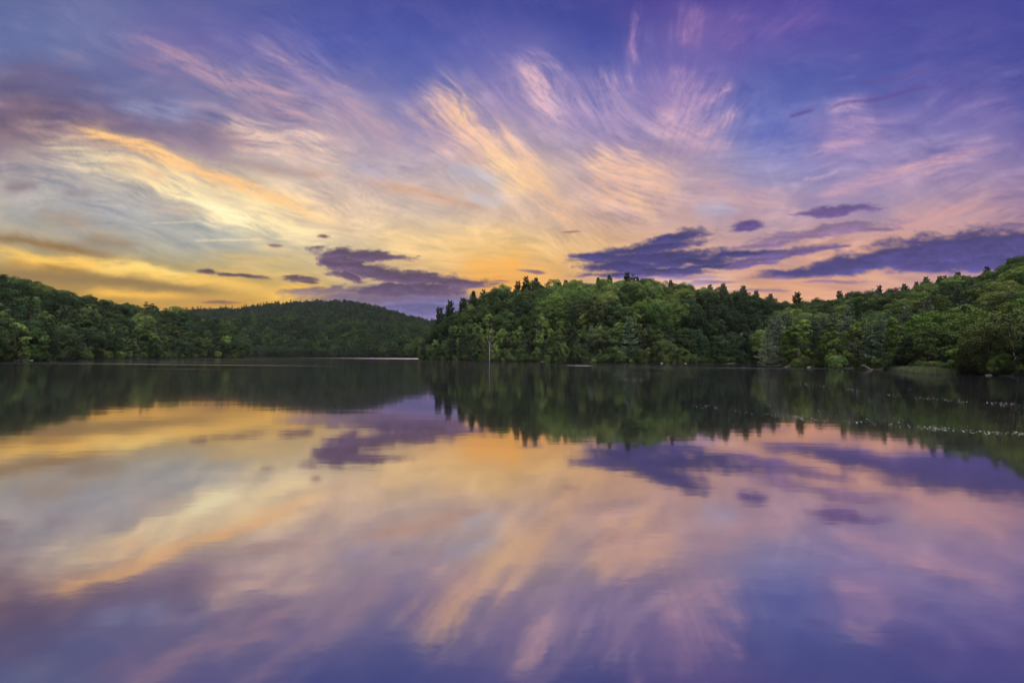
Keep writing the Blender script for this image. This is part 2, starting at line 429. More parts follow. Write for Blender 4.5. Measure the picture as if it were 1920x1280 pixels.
def quads_mesh(name, V, mat, col=None, smooth=False):
    """V: (n,4,3) quads"""
    n = len(V)
    me = new_mesh(name, V.reshape(-1, 3), np.arange(4 * n), np.full(n, 4), mat, smooth)
    if col is not None:
        a = me.attributes.new('shade', 'FLOAT', 'FACE'); a.data.foreach_set('value', np.asarray(col, np.float32))
    return me


def grid_mesh(name, P, mat, smooth=True):
    """P: (r,c,3)"""
    r, c = P.shape[:2]
    i = np.arange(r * c).reshape(r, c)
    f = np.stack([i[:-1, :-1], i[:-1, 1:], i[1:, 1:], i[1:, :-1]], -1).reshape(-1)
    return new_mesh(name, P.reshape(-1, 3), f, np.full((r-1) * (c-1), 4), mat, smooth)


def link(name, me, parent=None, **props):
    o = bpy.data.objects.new(name, me); C.objects.link(o)
    if parent is not None: o.parent = parent
    for k, v in props.items(): o[k] = v
    return o


def mat_new(name):
    m = bpy.data.materials.new(name); m.use_nodes = True
    m.node_tree.nodes.clear()
    return m, m.node_tree


def nd(t, typ, **kw):
    n = t.nodes.new(typ)
    for k, v in kw.items():
        if k.startswith('i_'): n.inputs[int(k[2:])].default_value = v
        else: setattr(n, k, v)
    return n


# ---------------------------------------------------------------- sky dome
def sky_colour(D, E):
    f = D @ Fw
    ff = np.maximum(f, .25)
    u = 960 + F_PX * (D @ Rt) / ff; v = 640 - F_PX * (D @ Up) / ff
    front = sstep(.28, .42, f)
    c = np.zeros(D.shape)
    m = f > .26
    c[m] = srgb2lin(paint_sky(np.clip(u[m], -560, 2480), np.clip(v[m], -420, 700)))
    # behind the camera and overhead: dim dusk blue, plus an added unseen glow lobe to light the trees
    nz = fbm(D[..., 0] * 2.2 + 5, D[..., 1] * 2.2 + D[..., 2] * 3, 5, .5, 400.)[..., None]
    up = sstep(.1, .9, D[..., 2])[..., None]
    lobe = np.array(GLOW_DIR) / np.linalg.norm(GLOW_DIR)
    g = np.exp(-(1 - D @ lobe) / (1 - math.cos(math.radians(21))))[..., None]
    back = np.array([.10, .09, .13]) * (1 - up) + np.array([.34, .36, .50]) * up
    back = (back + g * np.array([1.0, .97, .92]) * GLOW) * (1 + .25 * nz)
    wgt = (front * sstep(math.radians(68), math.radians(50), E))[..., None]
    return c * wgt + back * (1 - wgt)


def build_sky():
    ga = (np.arange(-66, 66.01, 0.13), np.concatenate([np.arange(-3, -1, .5), np.arange(-1, 48.2, 0.13)]))
    gb = (np.arange(66, 294.1, 4.0), np.arange(-3, 48.1, 3.0))
    gc = (np.arange(-66, 294.1, 6.0), np.array([48, 52, 56, 60, 65, 70, 75, 80, 85, 90.]))
    mats = []
    for nm, smp in (('sky_glow', 'NONE'), ('sky_glow_wide', 'AUTO')):
        m_, t = mat_new(nm)
        at = nd(t, 'ShaderNodeAttribute', attribute_name='sky_colour'); em = nd(t, 'ShaderNodeEmission'); out = nd(t, 'ShaderNodeOutputMaterial')
        t.links.new(at.outputs['Color'], em.inputs[0]); t.links.new(em.outputs[0], out.inputs[0])
        m_.cycles.emission_sampling = smp; mats.append(m_)
    VV, FF, CC, MI, off = [], [], [], [], 0
    for k, (a, e) in enumerate((ga, gb, gc)):
        A, E = np.meshgrid(np.radians(a), np.radians(e))
        D = np.stack([np.sin(A) * np.cos(E), np.cos(A) * np.cos(E), np.sin(E)], -1)
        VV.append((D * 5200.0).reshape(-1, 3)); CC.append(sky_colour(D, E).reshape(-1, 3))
        r, c = A.shape; i = np.arange(r * c).reshape(r, c) + off
        f = np.stack([i[:-1, :-1], i[:-1, 1:], i[1:, 1:], i[1:, :-1]], -1).reshape(-1, 4)[:, ::-1]
        FF.append(f); MI.append(np.full(len(f), 0 if k == 0 else 1)); off += r * c
    V = np.concatenate(VV); F = np.concatenate(FF)
    me = new_mesh('sky', V, F.reshape(-1), np.full(len(F), 4), mats[0], False); me.materials.append(mats[1])
    me.polygons.foreach_set('material_index', np.concatenate(MI).astype(np.int32))
    at = me.color_attributes.new('sky_colour', 'FLOAT_COLOR', 'POINT')
    c = np.concatenate(CC); at.data.foreach_set('color', np.concatenate([c, np.ones((len(c), 1))], -1).astype(np.float32).ravel())
    link('sky', me, kind='structure')


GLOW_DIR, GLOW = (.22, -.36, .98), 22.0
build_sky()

# ---------------------------------------------------------------- materials
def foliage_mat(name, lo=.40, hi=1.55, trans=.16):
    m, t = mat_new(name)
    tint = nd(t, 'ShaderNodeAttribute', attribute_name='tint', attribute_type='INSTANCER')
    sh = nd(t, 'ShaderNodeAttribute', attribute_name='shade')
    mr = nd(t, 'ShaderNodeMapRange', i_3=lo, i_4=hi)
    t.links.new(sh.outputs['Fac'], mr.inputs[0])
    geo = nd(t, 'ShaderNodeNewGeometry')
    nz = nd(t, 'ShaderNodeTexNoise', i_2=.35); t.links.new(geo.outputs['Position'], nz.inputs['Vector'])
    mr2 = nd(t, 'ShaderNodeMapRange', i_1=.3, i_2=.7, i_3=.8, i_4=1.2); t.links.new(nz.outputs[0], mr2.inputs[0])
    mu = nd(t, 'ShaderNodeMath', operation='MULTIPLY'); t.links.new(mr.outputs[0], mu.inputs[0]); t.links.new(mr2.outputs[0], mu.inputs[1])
    sc = nd(t, 'ShaderNodeVectorMath', operation='SCALE')
    t.links.new(tint.outputs['Color'], sc.inputs[0]); t.links.new(mu.outputs[0], sc.inputs['Scale'])
    d = nd(t, 'ShaderNodeBsdfDiffuse'); tr = nd(t, 'ShaderNodeBsdfTranslucent'); mx = nd(t, 'ShaderNodeMixShader', i_0=trans)
    t.links.new(sc.outputs[0], d.inputs[0]); t.links.new(sc.outputs[0], tr.inputs[0])
    t.links.new(d.outputs[0], mx.inputs[1]); t.links.new(tr.outputs[0], mx.inputs[2])
    out = nd(t, 'ShaderNodeOutputMaterial'); t.links.new(mx.outputs[0], out.inputs[0])
    return m


def noise_mat(name, c1, c2, scale=3.0, rough=.9, detail=5, stretch=(1, 1, 1)):
    m, t = mat_new(name)
    tc = nd(t, 'ShaderNodeTexCoord'); mp = nd(t, 'ShaderNodeMapping'); mp.inputs['Scale'].default_value = stretch
    nz = nd(t, 'ShaderNodeTexNoise', i_2=scale, i_3=detail)
    cr = nd(t, 'ShaderNodeValToRGB'); cr.color_ramp.elements[0].position = .35; cr.color_ramp.elements[1].position = .65
    cr.color_ramp.elements[0].color = (*c1, 1); cr.color_ramp.elements[1].color = (*c2, 1)
    b = nd(t, 'ShaderNodeBsdfPrincipled'); b.inputs['Roughness'].default_value = rough
    out = nd(t, 'ShaderNodeOutputMaterial')
    t.links.new(tc.outputs['Object'], mp.inputs[0]); t.links.new(mp.outputs[0], nz.inputs['Vector']); t.links.new(nz.outputs[0], cr.inputs[0])
    t.links.new(cr.outputs[0], b.inputs['Base Color']); t.links.new(b.outputs[0], out.inputs[0])
    return m


M_LEAF = foliage_mat('leaves')
M_NEEDLE = foliage_mat('needles', .6, 1.3, .12)
M_BARK = noise_mat('bark', (.035, .028, .022), (.075, .06, .048), 6, stretch=(1, 1, .3))
M_BIRCH = noise_mat('birch_bark', (.14, .13, .13), (.46, .44, .45), 5, stretch=(1, 1, 2.5))
M_SOIL = noise_mat('forest_floor', (.008, .013, .006), (.022, .030, .012), .35)

# ---------------------------------------------------------------- water
def build_water():
    m, t = mat_new('lake_water')
    geo = nd(t, 'ShaderNodeNewGeometry')
    sep = nd(t, 'ShaderNodeSeparateXYZ'); t.links.new(geo.outputs['Position'], sep.inputs[0])

    def noise(scale_xyz, scale, detail, rough=.55):
        mp = nd(t, 'ShaderNodeMapping'); mp.inputs['Scale'].default_value = scale_xyz
        t.links.new(geo.outputs['Position'], mp.inputs[0])
        n = nd(t, 'ShaderNodeTexNoise', i_2=scale, i_3=detail, i_4=rough); t.links.new(mp.outputs[0], n.inputs['Vector'])
        return n.outputs[0]

    def ramp(src, a, b, lo=0., hi=1.):
        r = nd(t, 'ShaderNodeMapRange', interpolation_type='SMOOTHSTEP', i_1=a, i_2=b, i_3=lo, i_4=hi); t.links.new(src, r.inputs[0]); return r.outputs[0]

    def mul(a, b, op='MULTIPLY'):
        n = nd(t, 'ShaderNodeMath', operation=op)
        for k, s in enumerate((a, b)):
            if isinstance(s, (int, float)): n.inputs[k].default_value = s
            else: t.links.new(s, n.inputs[k])
        return n.outputs[0]
    fine = noise((1.0, 1.6, 1), 2.2, 3)
    mid = noise((.32, 1.3, 1), .6, 4)
    # wind-ruffled bands, long across the view, where a breath of air touches the lake
    band = noise((.006, .075, 1), 1.0, 4, .6)
    y = sep.outputs['Y']; x = sep.outputs['X']
    far = ramp(y, 36, 62)
    ruf = mul(ramp(band, .53, .66), far)
    # gust strip across the far bay, and a small one off the point
    gust = mul(mul(ramp(y, 330, 400), ramp(y, 560, 520)), mul(ramp(x, -250, -90), ramp(x, 40, -20)))
    ex = mul(mul(x, -21.5, 'ADD'), 1 / 5.0); ey = mul(mul(mul(y, -119.0, 'ADD'), mul(x, .35), 'ADD'), 1 / 7.0)
    ey = mul(ey, -21.5 * .35 / 7.0, 'ADD')
    g2 = ramp(mul(mul(ex, ex), mul(ey, ey), 'ADD'), 1.0, .2)
    rp = mul(noise((.05, .30, 1), 1.0, 3), 1.0)
    g2 = mul(g2, ramp(noise((.22, .9, 1), 1.0, 5, .65), .47, .56))
    swell = ramp(rp, .42, .7)
    dist_f = ramp(y, 6, 60, .25, 1.0)
    h = mul(mul(fine, .0022), mul(mid, .010), 'ADD')
    h = mul(h, mul(dist_f, mul(mul(swell, .6), 1.0, 'ADD')))
    bmp = nd(t, 'ShaderNodeBump'); bmp.inputs['Strength'].default_value = 1.0; bmp.inputs['Distance'].default_value = 1.0
    t.links.new(h, bmp.inputs['Height'])
    rough = mul(mul(.055, mul(ruf, .11), 'ADD'), mul(mul(gust, .42), mul(g2, .42), 'ADD'), 'ADD')
    gl = nd(t, 'ShaderNodeBsdfGlossy'); gl.inputs['Color'].default_value = (.86, .81, .84, 1)
    t.links.new(rough, gl.inputs['Roughness']); t.links.new(bmp.outputs[0], gl.inputs['Normal'])
    df = nd(t, 'ShaderNodeBsdfDiffuse'); df.inputs[0].default_value = (.012, .012, .018, 1)
    lw = nd(t, 'ShaderNodeLayerWeight', i_0=.5); fr = ramp(lw.outputs['Facing'], .30, .82, .55, .87)
    mx = nd(t, 'ShaderNodeMixShader'); t.links.new(fr, mx.inputs[0]); t.links.new(df.outputs[0], mx.inputs[1]); t.links.new(gl.outputs[0], mx.inputs[2])
    out = nd(t, 'ShaderNodeOutputMaterial'); t.links.new(mx.outputs[0], out.inputs[0])
    r = np.linspace(-6000, 6000, 25); X, Y = np.meshgrid(r, r)
    link('water', grid_mesh('water', np.stack([X, Y, X * 0], -1), m, False), kind='structure')


build_water()

# ---------------------------------------------------------------- land: four hills round the lake
class Land:
    def __init__(s, px, shore, ridge, back, sky, th, zmin=.3, edge=None, power=1.0, seed=0.):
        s.px = np.array(px, float); s.sh = np.array(shore, float); s.rd = np.array(ridge, float)
        s.bk = np.array(back, float); s.sky = np.array(sky, float); s.th = np.array(th, float)
        s.edge = edge; s.power = power; s.seed = seed

    def col(s, px):
        g = lambda a: np.interp(px, s.px, a)
        sh = g(s.sh) * (1 + .025 * fbm(px / 28.0, px * 0 + s.seed, 4, .55, 1.0))
        rd, bk, sky, th = g(s.rd), g(s.bk), g(s.sky), g(s.th)
        zr = np.maximum(z_at(px, sky, rd) - th * .86, .8)
        return sh, rd, bk, zr, th

    def point(s, px, t):
        """t: 0 shore .. 1 ridge .. 2 back"""
        sh, rd, bk, zr, th = s.col(px)
        a = np.clip(t, 0, 1); b = np.clip(t - 1, 0, 1)
        Y = sh + a * (rd - sh) + b * (bk - rd)
        rise = np.where(a < .06, a / .06 * .5, .5 + (a - .06) * 0)     # the bank
        z = rise + (zr - .5) * np.power(np.clip((a - .03) / .97, 0, 1), s.power) * (1 - .0 * a) - b * zr * .45
        X = x_at(px, Y)
        z = z + fbm(X / 38, Y / 38, 3, .5, s.seed) * 2.4 * sstep(.05, .3, a) * sstep(0, 12, zr)
        if s.edge is not None:
            e = sstep(s.edge[0], s.edge[1], px)
            z = z * (.1 + .9 * e) if s.edge[2] == 0 else z
        return X, Y, z

    def mesh(s, nu=260, nt=70):
        px = np.linspace(s.px[0], s.px[-1], nu); t = np.concatenate([[0], np.linspace(0, 2, nt)])
        PX, T = np.meshgrid(px, t)
        X, Y, Z = s.point(PX, T)
        Z[0] = -1.0; Z[-1] = -1.0; Z[:, 0] = -1.0; Z[:, -1] = -1.0
        Z[1] = np.maximum(Z[1], .02)
        me = grid_mesh('hill', np.stack([X, Y, Z], -1), M_SOIL)
        return link('hill', me, kind='structure')


LEFT = Land([-700, -350, -150, 0, 50, 100, 150, 200, 250, 300, 345, 365, 400, 425, 450, 463],
            [40, 62, 84, 105, 120, 138, 160, 182, 208, 240, 268, 280, 305, 318, 330, 336],
            [110, 160, 200, 235, 250, 270, 292, 315, 335, 355, 372, 385, 392, 396, 380, 350],
            [170, 260, 320, 360, 380, 400, 420, 440, 450, 455, 450, 445, 430, 420, 400, 360],
            [380, 455, 500, 522, 527, 543, 560, 567, 573, 578, 583, 592, 594, 597, 615, 650],
            [12, 13, 14, 15, 15, 15, 16, 16, 16, 17, 18, 18, 18, 18, 17, 14], power=.92, seed=2.)
PEN = Land([783, 795, 820, 850, 880, 900, 950, 1000, 1050, 1100, 1150, 1200, 1250, 1300, 1350, 1400, 1440, 1500, 1560, 1650, 1760],
           [296, 290, 278, 268, 258, 252, 240, 225, 215, 206, 196, 190, 190, 196, 205, 214, 222, 225, 225, 225, 225],
           [320, 330, 345, 352, 356, 358, 362, 365, 365, 362, 360, 356, 352, 350, 348, 346, 344, 342, 340, 338, 336],
           [350, 370, 400, 420, 430, 440, 450, 460, 460, 460, 460, 460, 460, 450, 440, 430, 430, 430, 430, 430, 430],
           [655, 625, 598, 582, 562, 550, 537, 531, 530, 529, 527, 525, 532, 538, 542, 547, 558, 568, 580, 600, 620],
           [17, 18, 19, 19, 20, 20, 20, 20, 20, 20, 20, 20, 20, 19, 19, 18, 17, 16, 15, 14, 14], power=.62, seed=31.)
RIGHT = Land([1431, 1445, 1500, 1560, 1600, 1650, 1700, 1750, 1800, 1850, 1880, 1920, 2050, 2250, 2700],
             [134, 130, 120, 112, 106, 98, 84, 78, 72, 67, 63, 59, 52, 46, 36],
             [190, 300, 330, 325, 315, 300, 285, 268, 250, 232, 222, 205, 170, 140, 110],
             [260, 380, 420, 420, 410, 400, 380, 360, 340, 320, 310, 290, 240, 200, 160],
             [640, 578, 571, 560, 551, 543, 537, 528, 517, 509, 499, 484, 440, 380, 300],
             [12, 14, 14, 14, 14, 14, 13.5, 13, 12.5, 12, 12, 12, 12, 12, 12], power=1.15, seed=57.)
FAR = Land([120, 250, 330, 400, 450, 500, 550, 600, 650, 680, 720, 760, 800, 830, 900, 1000],
           [620, 620, 620, 620, 620, 615, 610, 600, 590, 585, 580, 575, 570, 570, 570, 570],
           [860, 850, 840, 830, 825, 820, 820, 815, 810, 805, 800, 800, 800, 800, 800, 800],
           [1000, 990, 980, 980, 980, 980, 980, 980, 980, 980, 980, 980, 980, 980, 980, 980],
           [606, 602, 598, 597, 592, 590, 590, 594, 599, 603, 606, 606, 608, 612, 625, 645],
           [24] * 16, power=.75, seed=81.)
BACK = Land([120, 250, 330, 400, 450, 500, 550, 600, 650, 680, 720, 760, 800, 830, 900, 1000],
            [1000] * 16,
            [1500, 1500, 1500, 1500, 1500, 1500, 1500, 1480, 1460, 1450, 1440, 1430, 1420, 1420, 1420, 1420],
            [1800] * 16,
            [590, 585, 581, 578, 576, 569, 565, 562, 562, 567, 577, 589, 598, 601, 605, 615],
            [22] * 16, power=1.0, seed=99.)
LANDS = {'left': LEFT, 'point': PEN, 'right': RIGHT, 'far': FAR, 'back': BACK}
for k_, L_ in LANDS.items():
    L_.mesh()

# ---------------------------------------------------------------- tree prototypes (height 1)
def rvec(r, n):
    v = r.normal(size=(n, 3)); return v / np.linalg.norm(v, axis=1)[:, None]


def leaf_quads(r, P, N, size, aspect=1.0, jit=.5):
    n = len(P)
    N = N + r.normal(size=(n, 3)) * jit; N /= np.linalg.norm(N, axis=1)[:, None]
    a = np.cross(N, rvec(r, n)); a /= np.linalg.norm(a, axis=1)[:, None] + 1e-9
    b = np.cross(N, a)
    s = size * r.uniform(.6, 1.35, n)[:, None]
    a = a * s * aspect; b = b * s / aspect
    k1, k2 = r.uniform(.6, 1.1, (n, 1)), r.uniform(.6, 1.1, (n, 1))
    return np.stack([P - a * k1 - b * .25, P - b * k2 + a * .15, P + a + b * .2, P + b * k1 - a * .1], 1)


def tube(path, radii, sides=6):
    path = np.array(path, float); n = len(path)
    V = []; F = []
    for i in range(n):
        d = path[min(i+1, n-1)] - path[max(i-1, 0)]; d /= np.linalg.norm(d) + 1e-9
        a = np.cross(d, [0.3, 1, .2]); a /= np.linalg.norm(a); b = np.cross(d, a)
        for k in range(sides):
            t = 2 * math.pi * k / sides
            V.append(path[i] + radii[i] * (math.cos(t) * a + math.sin(t) * b))
    for i in range(n - 1):
        for k in range(sides):
            F.append((i*sides+k, i*sides+(k+1) % sides, (i+1)*sides+(k+1) % sides, (i+1)*sides+k))
    return V, F


def tubes_mesh(name, tubes, mat):
    V, F = [], []
    for p, rr, sd in tubes:
        v, f = tube(p, rr, sd); o = len(V); V += v; F += [tuple(i + o for i in q) for q in f]
    return new_mesh(name, np.array(V), np.array(F).ravel(), np.full(len(F), 4), mat, True)


def broadleaf(seed, W=.8, base=.12, lumps=34, leaves=9000, size=.0125, shape=1.0, lumpr=.17, trunk=.022, bark=None, ragged=1.0, sparse=False):
    r = np.random.RandomState(seed)
    # lump centres through the crown volume, more of them near its outside
    cs = []; tries = 0
    zc = (1 + base) / 2; hz = (1 - base) / 2
    while len(cs) < lumps and tries < 6000:
        tries += 1
        d = rvec(r, 1)[0]
        rad = r.uniform(.35, 1.0) ** .45
        zz = d[2] * rad
        prof = (1 - abs(zz) ** 2.2) ** .5 if zz > 0 else (1 - abs(zz) ** (3.2 * shape)) ** .5
        h = math.hypot(d[0], d[1]) + 1e-6
        hr = min(1.0, h * rad / max(.05, math.sqrt(max(0, 1 - zz * zz)))) * prof
        c = np.array([d[0] / h * hr * W * .5 * .80, d[1] / h * hr * W * .5 * .80, zc + zz * hz * .84])
        c += r.normal(size=3) * .012 * ragged
        if all(np.linalg.norm((c - q) * [1, 1, 1.1]) > lumpr * .62 * W / .8 for q, _ in cs):
            cs.append((c, lumpr * W / .8 * r.uniform(.62, 1.15) ** 1.0))
    P, N, S = [], [], []
    tot = sum(q[1] ** 2 for q in cs)
    ctr = np.array([0, 0, zc - .1])
    for c, lr in cs:
        n = int(leaves * lr ** 2 / tot)
        d = rvec(r, n)
        d[:, 2] = d[:, 2] * .9 + .18
        out = (c - ctr); out /= np.linalg.norm(out) + 1e-6
        d += out * .35; d /= np.linalg.norm(d, axis=1)[:, None]
        # secondary bumps on each lump
        nb = 9; bd = rvec(r, nb); br = r.uniform(.75, 1.12, nb)
        w = np.exp(6 * (d @ bd.T)); rr = (w * br).sum(1) / w.sum(1)
        rad = lr * rr * (1 - .45 * r.uniform(0, 1, n) ** 2.5)
        p = c + d * rad[:, None] * [1, 1, .82]
        P.append(p); N.append(d + [0, 0, .35])
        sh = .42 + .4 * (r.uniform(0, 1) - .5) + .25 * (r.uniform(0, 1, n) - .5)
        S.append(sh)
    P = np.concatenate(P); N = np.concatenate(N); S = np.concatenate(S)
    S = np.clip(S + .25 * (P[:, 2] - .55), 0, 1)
    Q = leaf_quads(r, P, N, size, 1.0, .55)
    crown = quads_mesh('crown', Q, M_LEAF, S)
    tb = [([(0, 0, -.03), (.004, 0, base * .9), (.0, .006, .45), (.006, 0, .8)], [trunk * 1.25, trunk, trunk * .6, .004], 7)]
    for k in range(9 if not sparse else 12):
        c, lr = cs[r.randint(len(cs))]
        z0 = max(base * .7, min(c[2] - .12, .7)) * r.uniform(.75, 1)
        m = (np.array([0, 0, z0]) + c) / 2 + [0, 0, -.02]
        tb.append(([(0, 0, z0), tuple(m), tuple(c)], [trunk * .45, trunk * .28, .003], 5))
    return crown, tubes_mesh('trunk', tb, bark or M_BARK)


def pine(seed, W=.42, base=.14, whorls=17, droop=.10, size=.016, gaps=.15, dens=1.0, top=.35, trunk=.015, curve=1.0, lean=0.0, thick=.006):
    r = np.random.RandomState(seed)
    P, N, S = [], [], []; tb = []
    tb.append(([(0, 0, -.03), (0, 0, .3), (lean * .4, 0, .65), (lean, 0, .985)], [trunk * 1.2, trunk, trunk * .55, .002], 6))
    for i in range(whorls):
        f = (i + r.uniform(-.25, .25)) / whorls; f = min(max(f, 0), .985)
        z = base + (1 - base) * f
        L = W * .5 * ((1 - f) ** curve * (1 - top * .4) + top * .18) * r.uniform(.72, 1.18)
        if f < .22: L *= .72 + f * 1.2
        nb = r.randint(5, 8) if f < .8 else r.randint(4, 6)
        a0 = r.uniform(0, 6.28)
        for k in range(nb):
            if r.uniform() < gaps: continue
            a = a0 + 6.283 * k / nb + r.uniform(-.35, .35)
            l = L * r.uniform(.6, 1.2)
            ca, sa = math.cos(a), math.sin(a)
            rise = (-droop + .55 * max(0, f - .45)) * l + r.uniform(-.02, .03) * l * 2
            n = max(10, int(165 * dens * (l / (W * .5)) ** 1.0))
            s = r.uniform(.12, 1, n) ** .8
            wd = l * .34 * np.sin(np.pi * np.clip(s * .9 + .06, 0, 1)) ** .7
            lat = r.uniform(-1, 1, n) * wd
            zc = z + rise * s + .22 * l * s ** 3 + r.normal(size=n) * thick
            x0 = lean * max(0, z - .3)
            p = np.stack([x0 + ca * s * l - sa * lat, sa * s * l + ca * lat, zc - np.abs(lat) * .12], -1)
            # tufts: slivers that point outward and up
            dirv = np.stack([ca + -sa * lat / (l + 1e-6), sa + ca * lat / (l + 1e-6), np.full(n, .45)], -1) + r.normal(size=(n, 3)) * .28
            dirv /= np.linalg.norm(dirv, axis=1)[:, None]
            sd = np.cross(dirv, rvec(r, n)); sd /= np.linalg.norm(sd, axis=1)[:, None]
            sz = size * r.uniform(.7, 1.3, (n, 1))
            P.append(np.stack([p - sd * sz * .22, p + dirv * sz * .9 - sd * sz * .30, p + dirv * sz * 1.7, p + dirv * sz * .9 + sd * sz * .30], 1))
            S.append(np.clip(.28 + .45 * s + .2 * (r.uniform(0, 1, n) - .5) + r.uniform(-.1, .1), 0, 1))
            tb.append(([(x0, 0, z), (x0 + ca * l * .55, sa * l * .55, z + rise * .5), (x0 + ca * l * .95, sa * l * .95, z + rise + .16 * l)],
                       [.0045, .003, .001], 3))
    crown = quads_mesh('crown', np.concatenate(P), M_NEEDLE, np.concatenate(S))
    return crown, tubes_mesh('trunk', tb, M_BARK)


def bare(seed):
    r = np.random.RandomState(seed)
    tb = [([(0, 0, -.03), (.0, 0, .4), (.01, 0, 1.0)], [.016, .012, .002], 6)]
    for i in range(34):
        z = r.uniform(.15, .95); a = r.uniform(0, 6.28); l = .22 * (1.1 - z) * r.uniform(.5, 1.2)
        tb.append(([(0, 0, z), (math.cos(a) * l * .6, math.sin(a) * l * .6, z + .02), (math.cos(a) * l, math.sin(a) * l, z - .02 + r.uniform(0, .06))], [.005, .003, .001], 3))
    P = []; n = 900
    z = r.uniform(.2, .98, n); a = r.uniform(0, 6.28, n); l = .2 * (1.1 - z) * r.uniform(.2, 1.1, n)
    p = np.stack([np.cos(a) * l, np.sin(a) * l, z], -1)
    Q = leaf_quads(r, p, rvec(r, n), .009, 1.3)
    return quads_mesh('crown', Q, M_NEEDLE, r.uniform(.2, .9, n)), tubes_mesh('trunk', tb, M_BARK)


PROTO = {}
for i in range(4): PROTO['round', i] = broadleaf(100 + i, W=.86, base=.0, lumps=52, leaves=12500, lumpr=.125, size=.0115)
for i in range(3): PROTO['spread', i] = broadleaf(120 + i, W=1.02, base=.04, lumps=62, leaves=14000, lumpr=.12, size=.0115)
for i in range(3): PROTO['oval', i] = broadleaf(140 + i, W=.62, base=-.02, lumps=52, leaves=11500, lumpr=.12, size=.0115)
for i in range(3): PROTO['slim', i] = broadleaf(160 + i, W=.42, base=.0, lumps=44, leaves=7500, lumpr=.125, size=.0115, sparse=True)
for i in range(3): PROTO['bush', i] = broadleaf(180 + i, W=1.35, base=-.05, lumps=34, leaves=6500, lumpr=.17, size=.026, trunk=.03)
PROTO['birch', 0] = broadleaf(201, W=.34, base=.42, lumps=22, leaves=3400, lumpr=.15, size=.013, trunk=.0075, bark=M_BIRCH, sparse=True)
PROTO['birch', 1] = broadleaf(205, W=.46, base=.2, lumps=34, leaves=4200, lumpr=.12, size=.012, trunk=.0075, bark=M_BIRCH, sparse=True)
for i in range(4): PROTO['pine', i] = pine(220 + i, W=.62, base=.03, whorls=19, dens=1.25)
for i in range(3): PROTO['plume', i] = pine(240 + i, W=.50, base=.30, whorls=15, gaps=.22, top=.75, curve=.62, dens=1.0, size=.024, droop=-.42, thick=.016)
PROTO['bare', 0] = bare(260)
NV = {}
for (k, i) in PROTO: NV[k] = max(NV.get(k, 0), i + 1)
WID = dict(round=.86, spread=1.02, oval=.62, slim=.42, bush=1.35, birch=.42, pine=.60, plume=.46, bare=.4)
print('protos', round(time.time() - T0, 1), {k: len(v[0].polygons) for k, v in PROTO.items()})

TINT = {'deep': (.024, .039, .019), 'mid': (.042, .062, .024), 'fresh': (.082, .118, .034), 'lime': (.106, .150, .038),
        'olive': (.048, .062, .024), 'needle': (.036, .053, .032), 'silver': (.088, .118, .078), 'rust': (.045, .028, .022)}

# ---------------------------------------------------------------- where every tree stands
rng = np.random.RandomState(5)
TREES = []      # dicts: region, kind, var, x, y, z, h, rot, tint, tone


def put(region, kind, px, t=None, h=None, tone='mid', Y=None, top=None, var=None, special=None, z=None):
    L = LANDS[region]
    if Y is not None:
        sh, rd, bk, zr, th = L.col(np.array([float(px)]))
        t = (Y - sh[0]) / (rd[0] - sh[0]) if Y < rd[0] else 1 + (Y - rd[0]) / (bk[0] - rd[0])
    X, Yy, Z = L.point(np.array([float(px)]), np.array([float(max(t, .0))]))
    if Y is not None and t < 0: Yy[0] = Y; X = x_at(np.array([float(px)]), Yy); Z[0] = .05
    if z is not None: Z[0] = z
    if top is not None: h = float(z_at(np.array([float(px)]), np.array([float(top)]), Yy)[0] - Z[0])
    c = np.array(TINT[tone]) * rng.uniform(.68, 1.3) * (1 + rng.uniform(-.10, .10, 3))
    TREES.append(dict(region=region, kind=kind, var=rng.randint(NV[kind]) if var is None else var, x=float(X[0]), y=float(Yy[0]), z=float(Z[0]) - .15,
                      h=float(h), rot=rng.uniform(0, 6.283), tint=c, tone=tone, px=float(px), t=float(t), special=special))


# trees one can point to
put('point', 'birch', 918, Y=251, top=612, tone='lime', var=0, special='slender white-trunked birch standing alone at the waterline of the wooded point')
for px_, Y_, tp, nm in ((823, 318, 578, 'dark pine leaning out of the far left tip of the wooded point'),
                        (843, 330, 564, 'tallest ragged pine above the left tip of the wooded point'),
                        (866, 338, 560, 'bushy-topped pine where the wooded point starts to climb'),
                        (886, 345, 546, 'stubby dark pine on the steep left slope of the wooded point'),
                        (905, 350, 543, 'small pine tip breaking the left slope of the wooded point'),
                        (985, 356, 519, 'pointed pine standing clear at the left end of the central ridge'),
                        (1004, 356, 521, 'narrow pine just right of the pointed pine on the central ridge'),
                        (970, 356, 528, 'low pine tip left of the pointed pine on the central ridge'),
                        (1060, 358, 526, 'lone small pine in the dip of the central ridge'),
                        (1122, 358, 521, 'ragged pine left of the tallest pair on the central ridge'),
                        (1143, 357, 517, 'upright pine beside the crown of the central ridge'),
                        (1177, 355, 512, 'tallest dark pine on the crown of the central ridge'),
                        (1195, 353, 519, 'short pine close right of the tallest pine on the central ridge'),
                        (1259, 350, 526, 'small pine tuft on the falling right part of the central ridge'),
                        (1333, 347, 534, 'pine tip right of the round crowns on the central ridge'),
                        (1358, 346, 532, 'flat-topped pine above the right shoulder of the central ridge'),
                        (1396, 345, 536, 'thin spiky pine above the right shoulder of the central ridge'),
                        (1420, 344, 545, 'short pine stepping down toward the gap in the hills'),
                        (1447, 342, 551, 'dark pine at the foot of the central ridge near the gap')):
    put('point', 'plume', px_, Y=Y_, top=tp, tone='deep', special=nm)
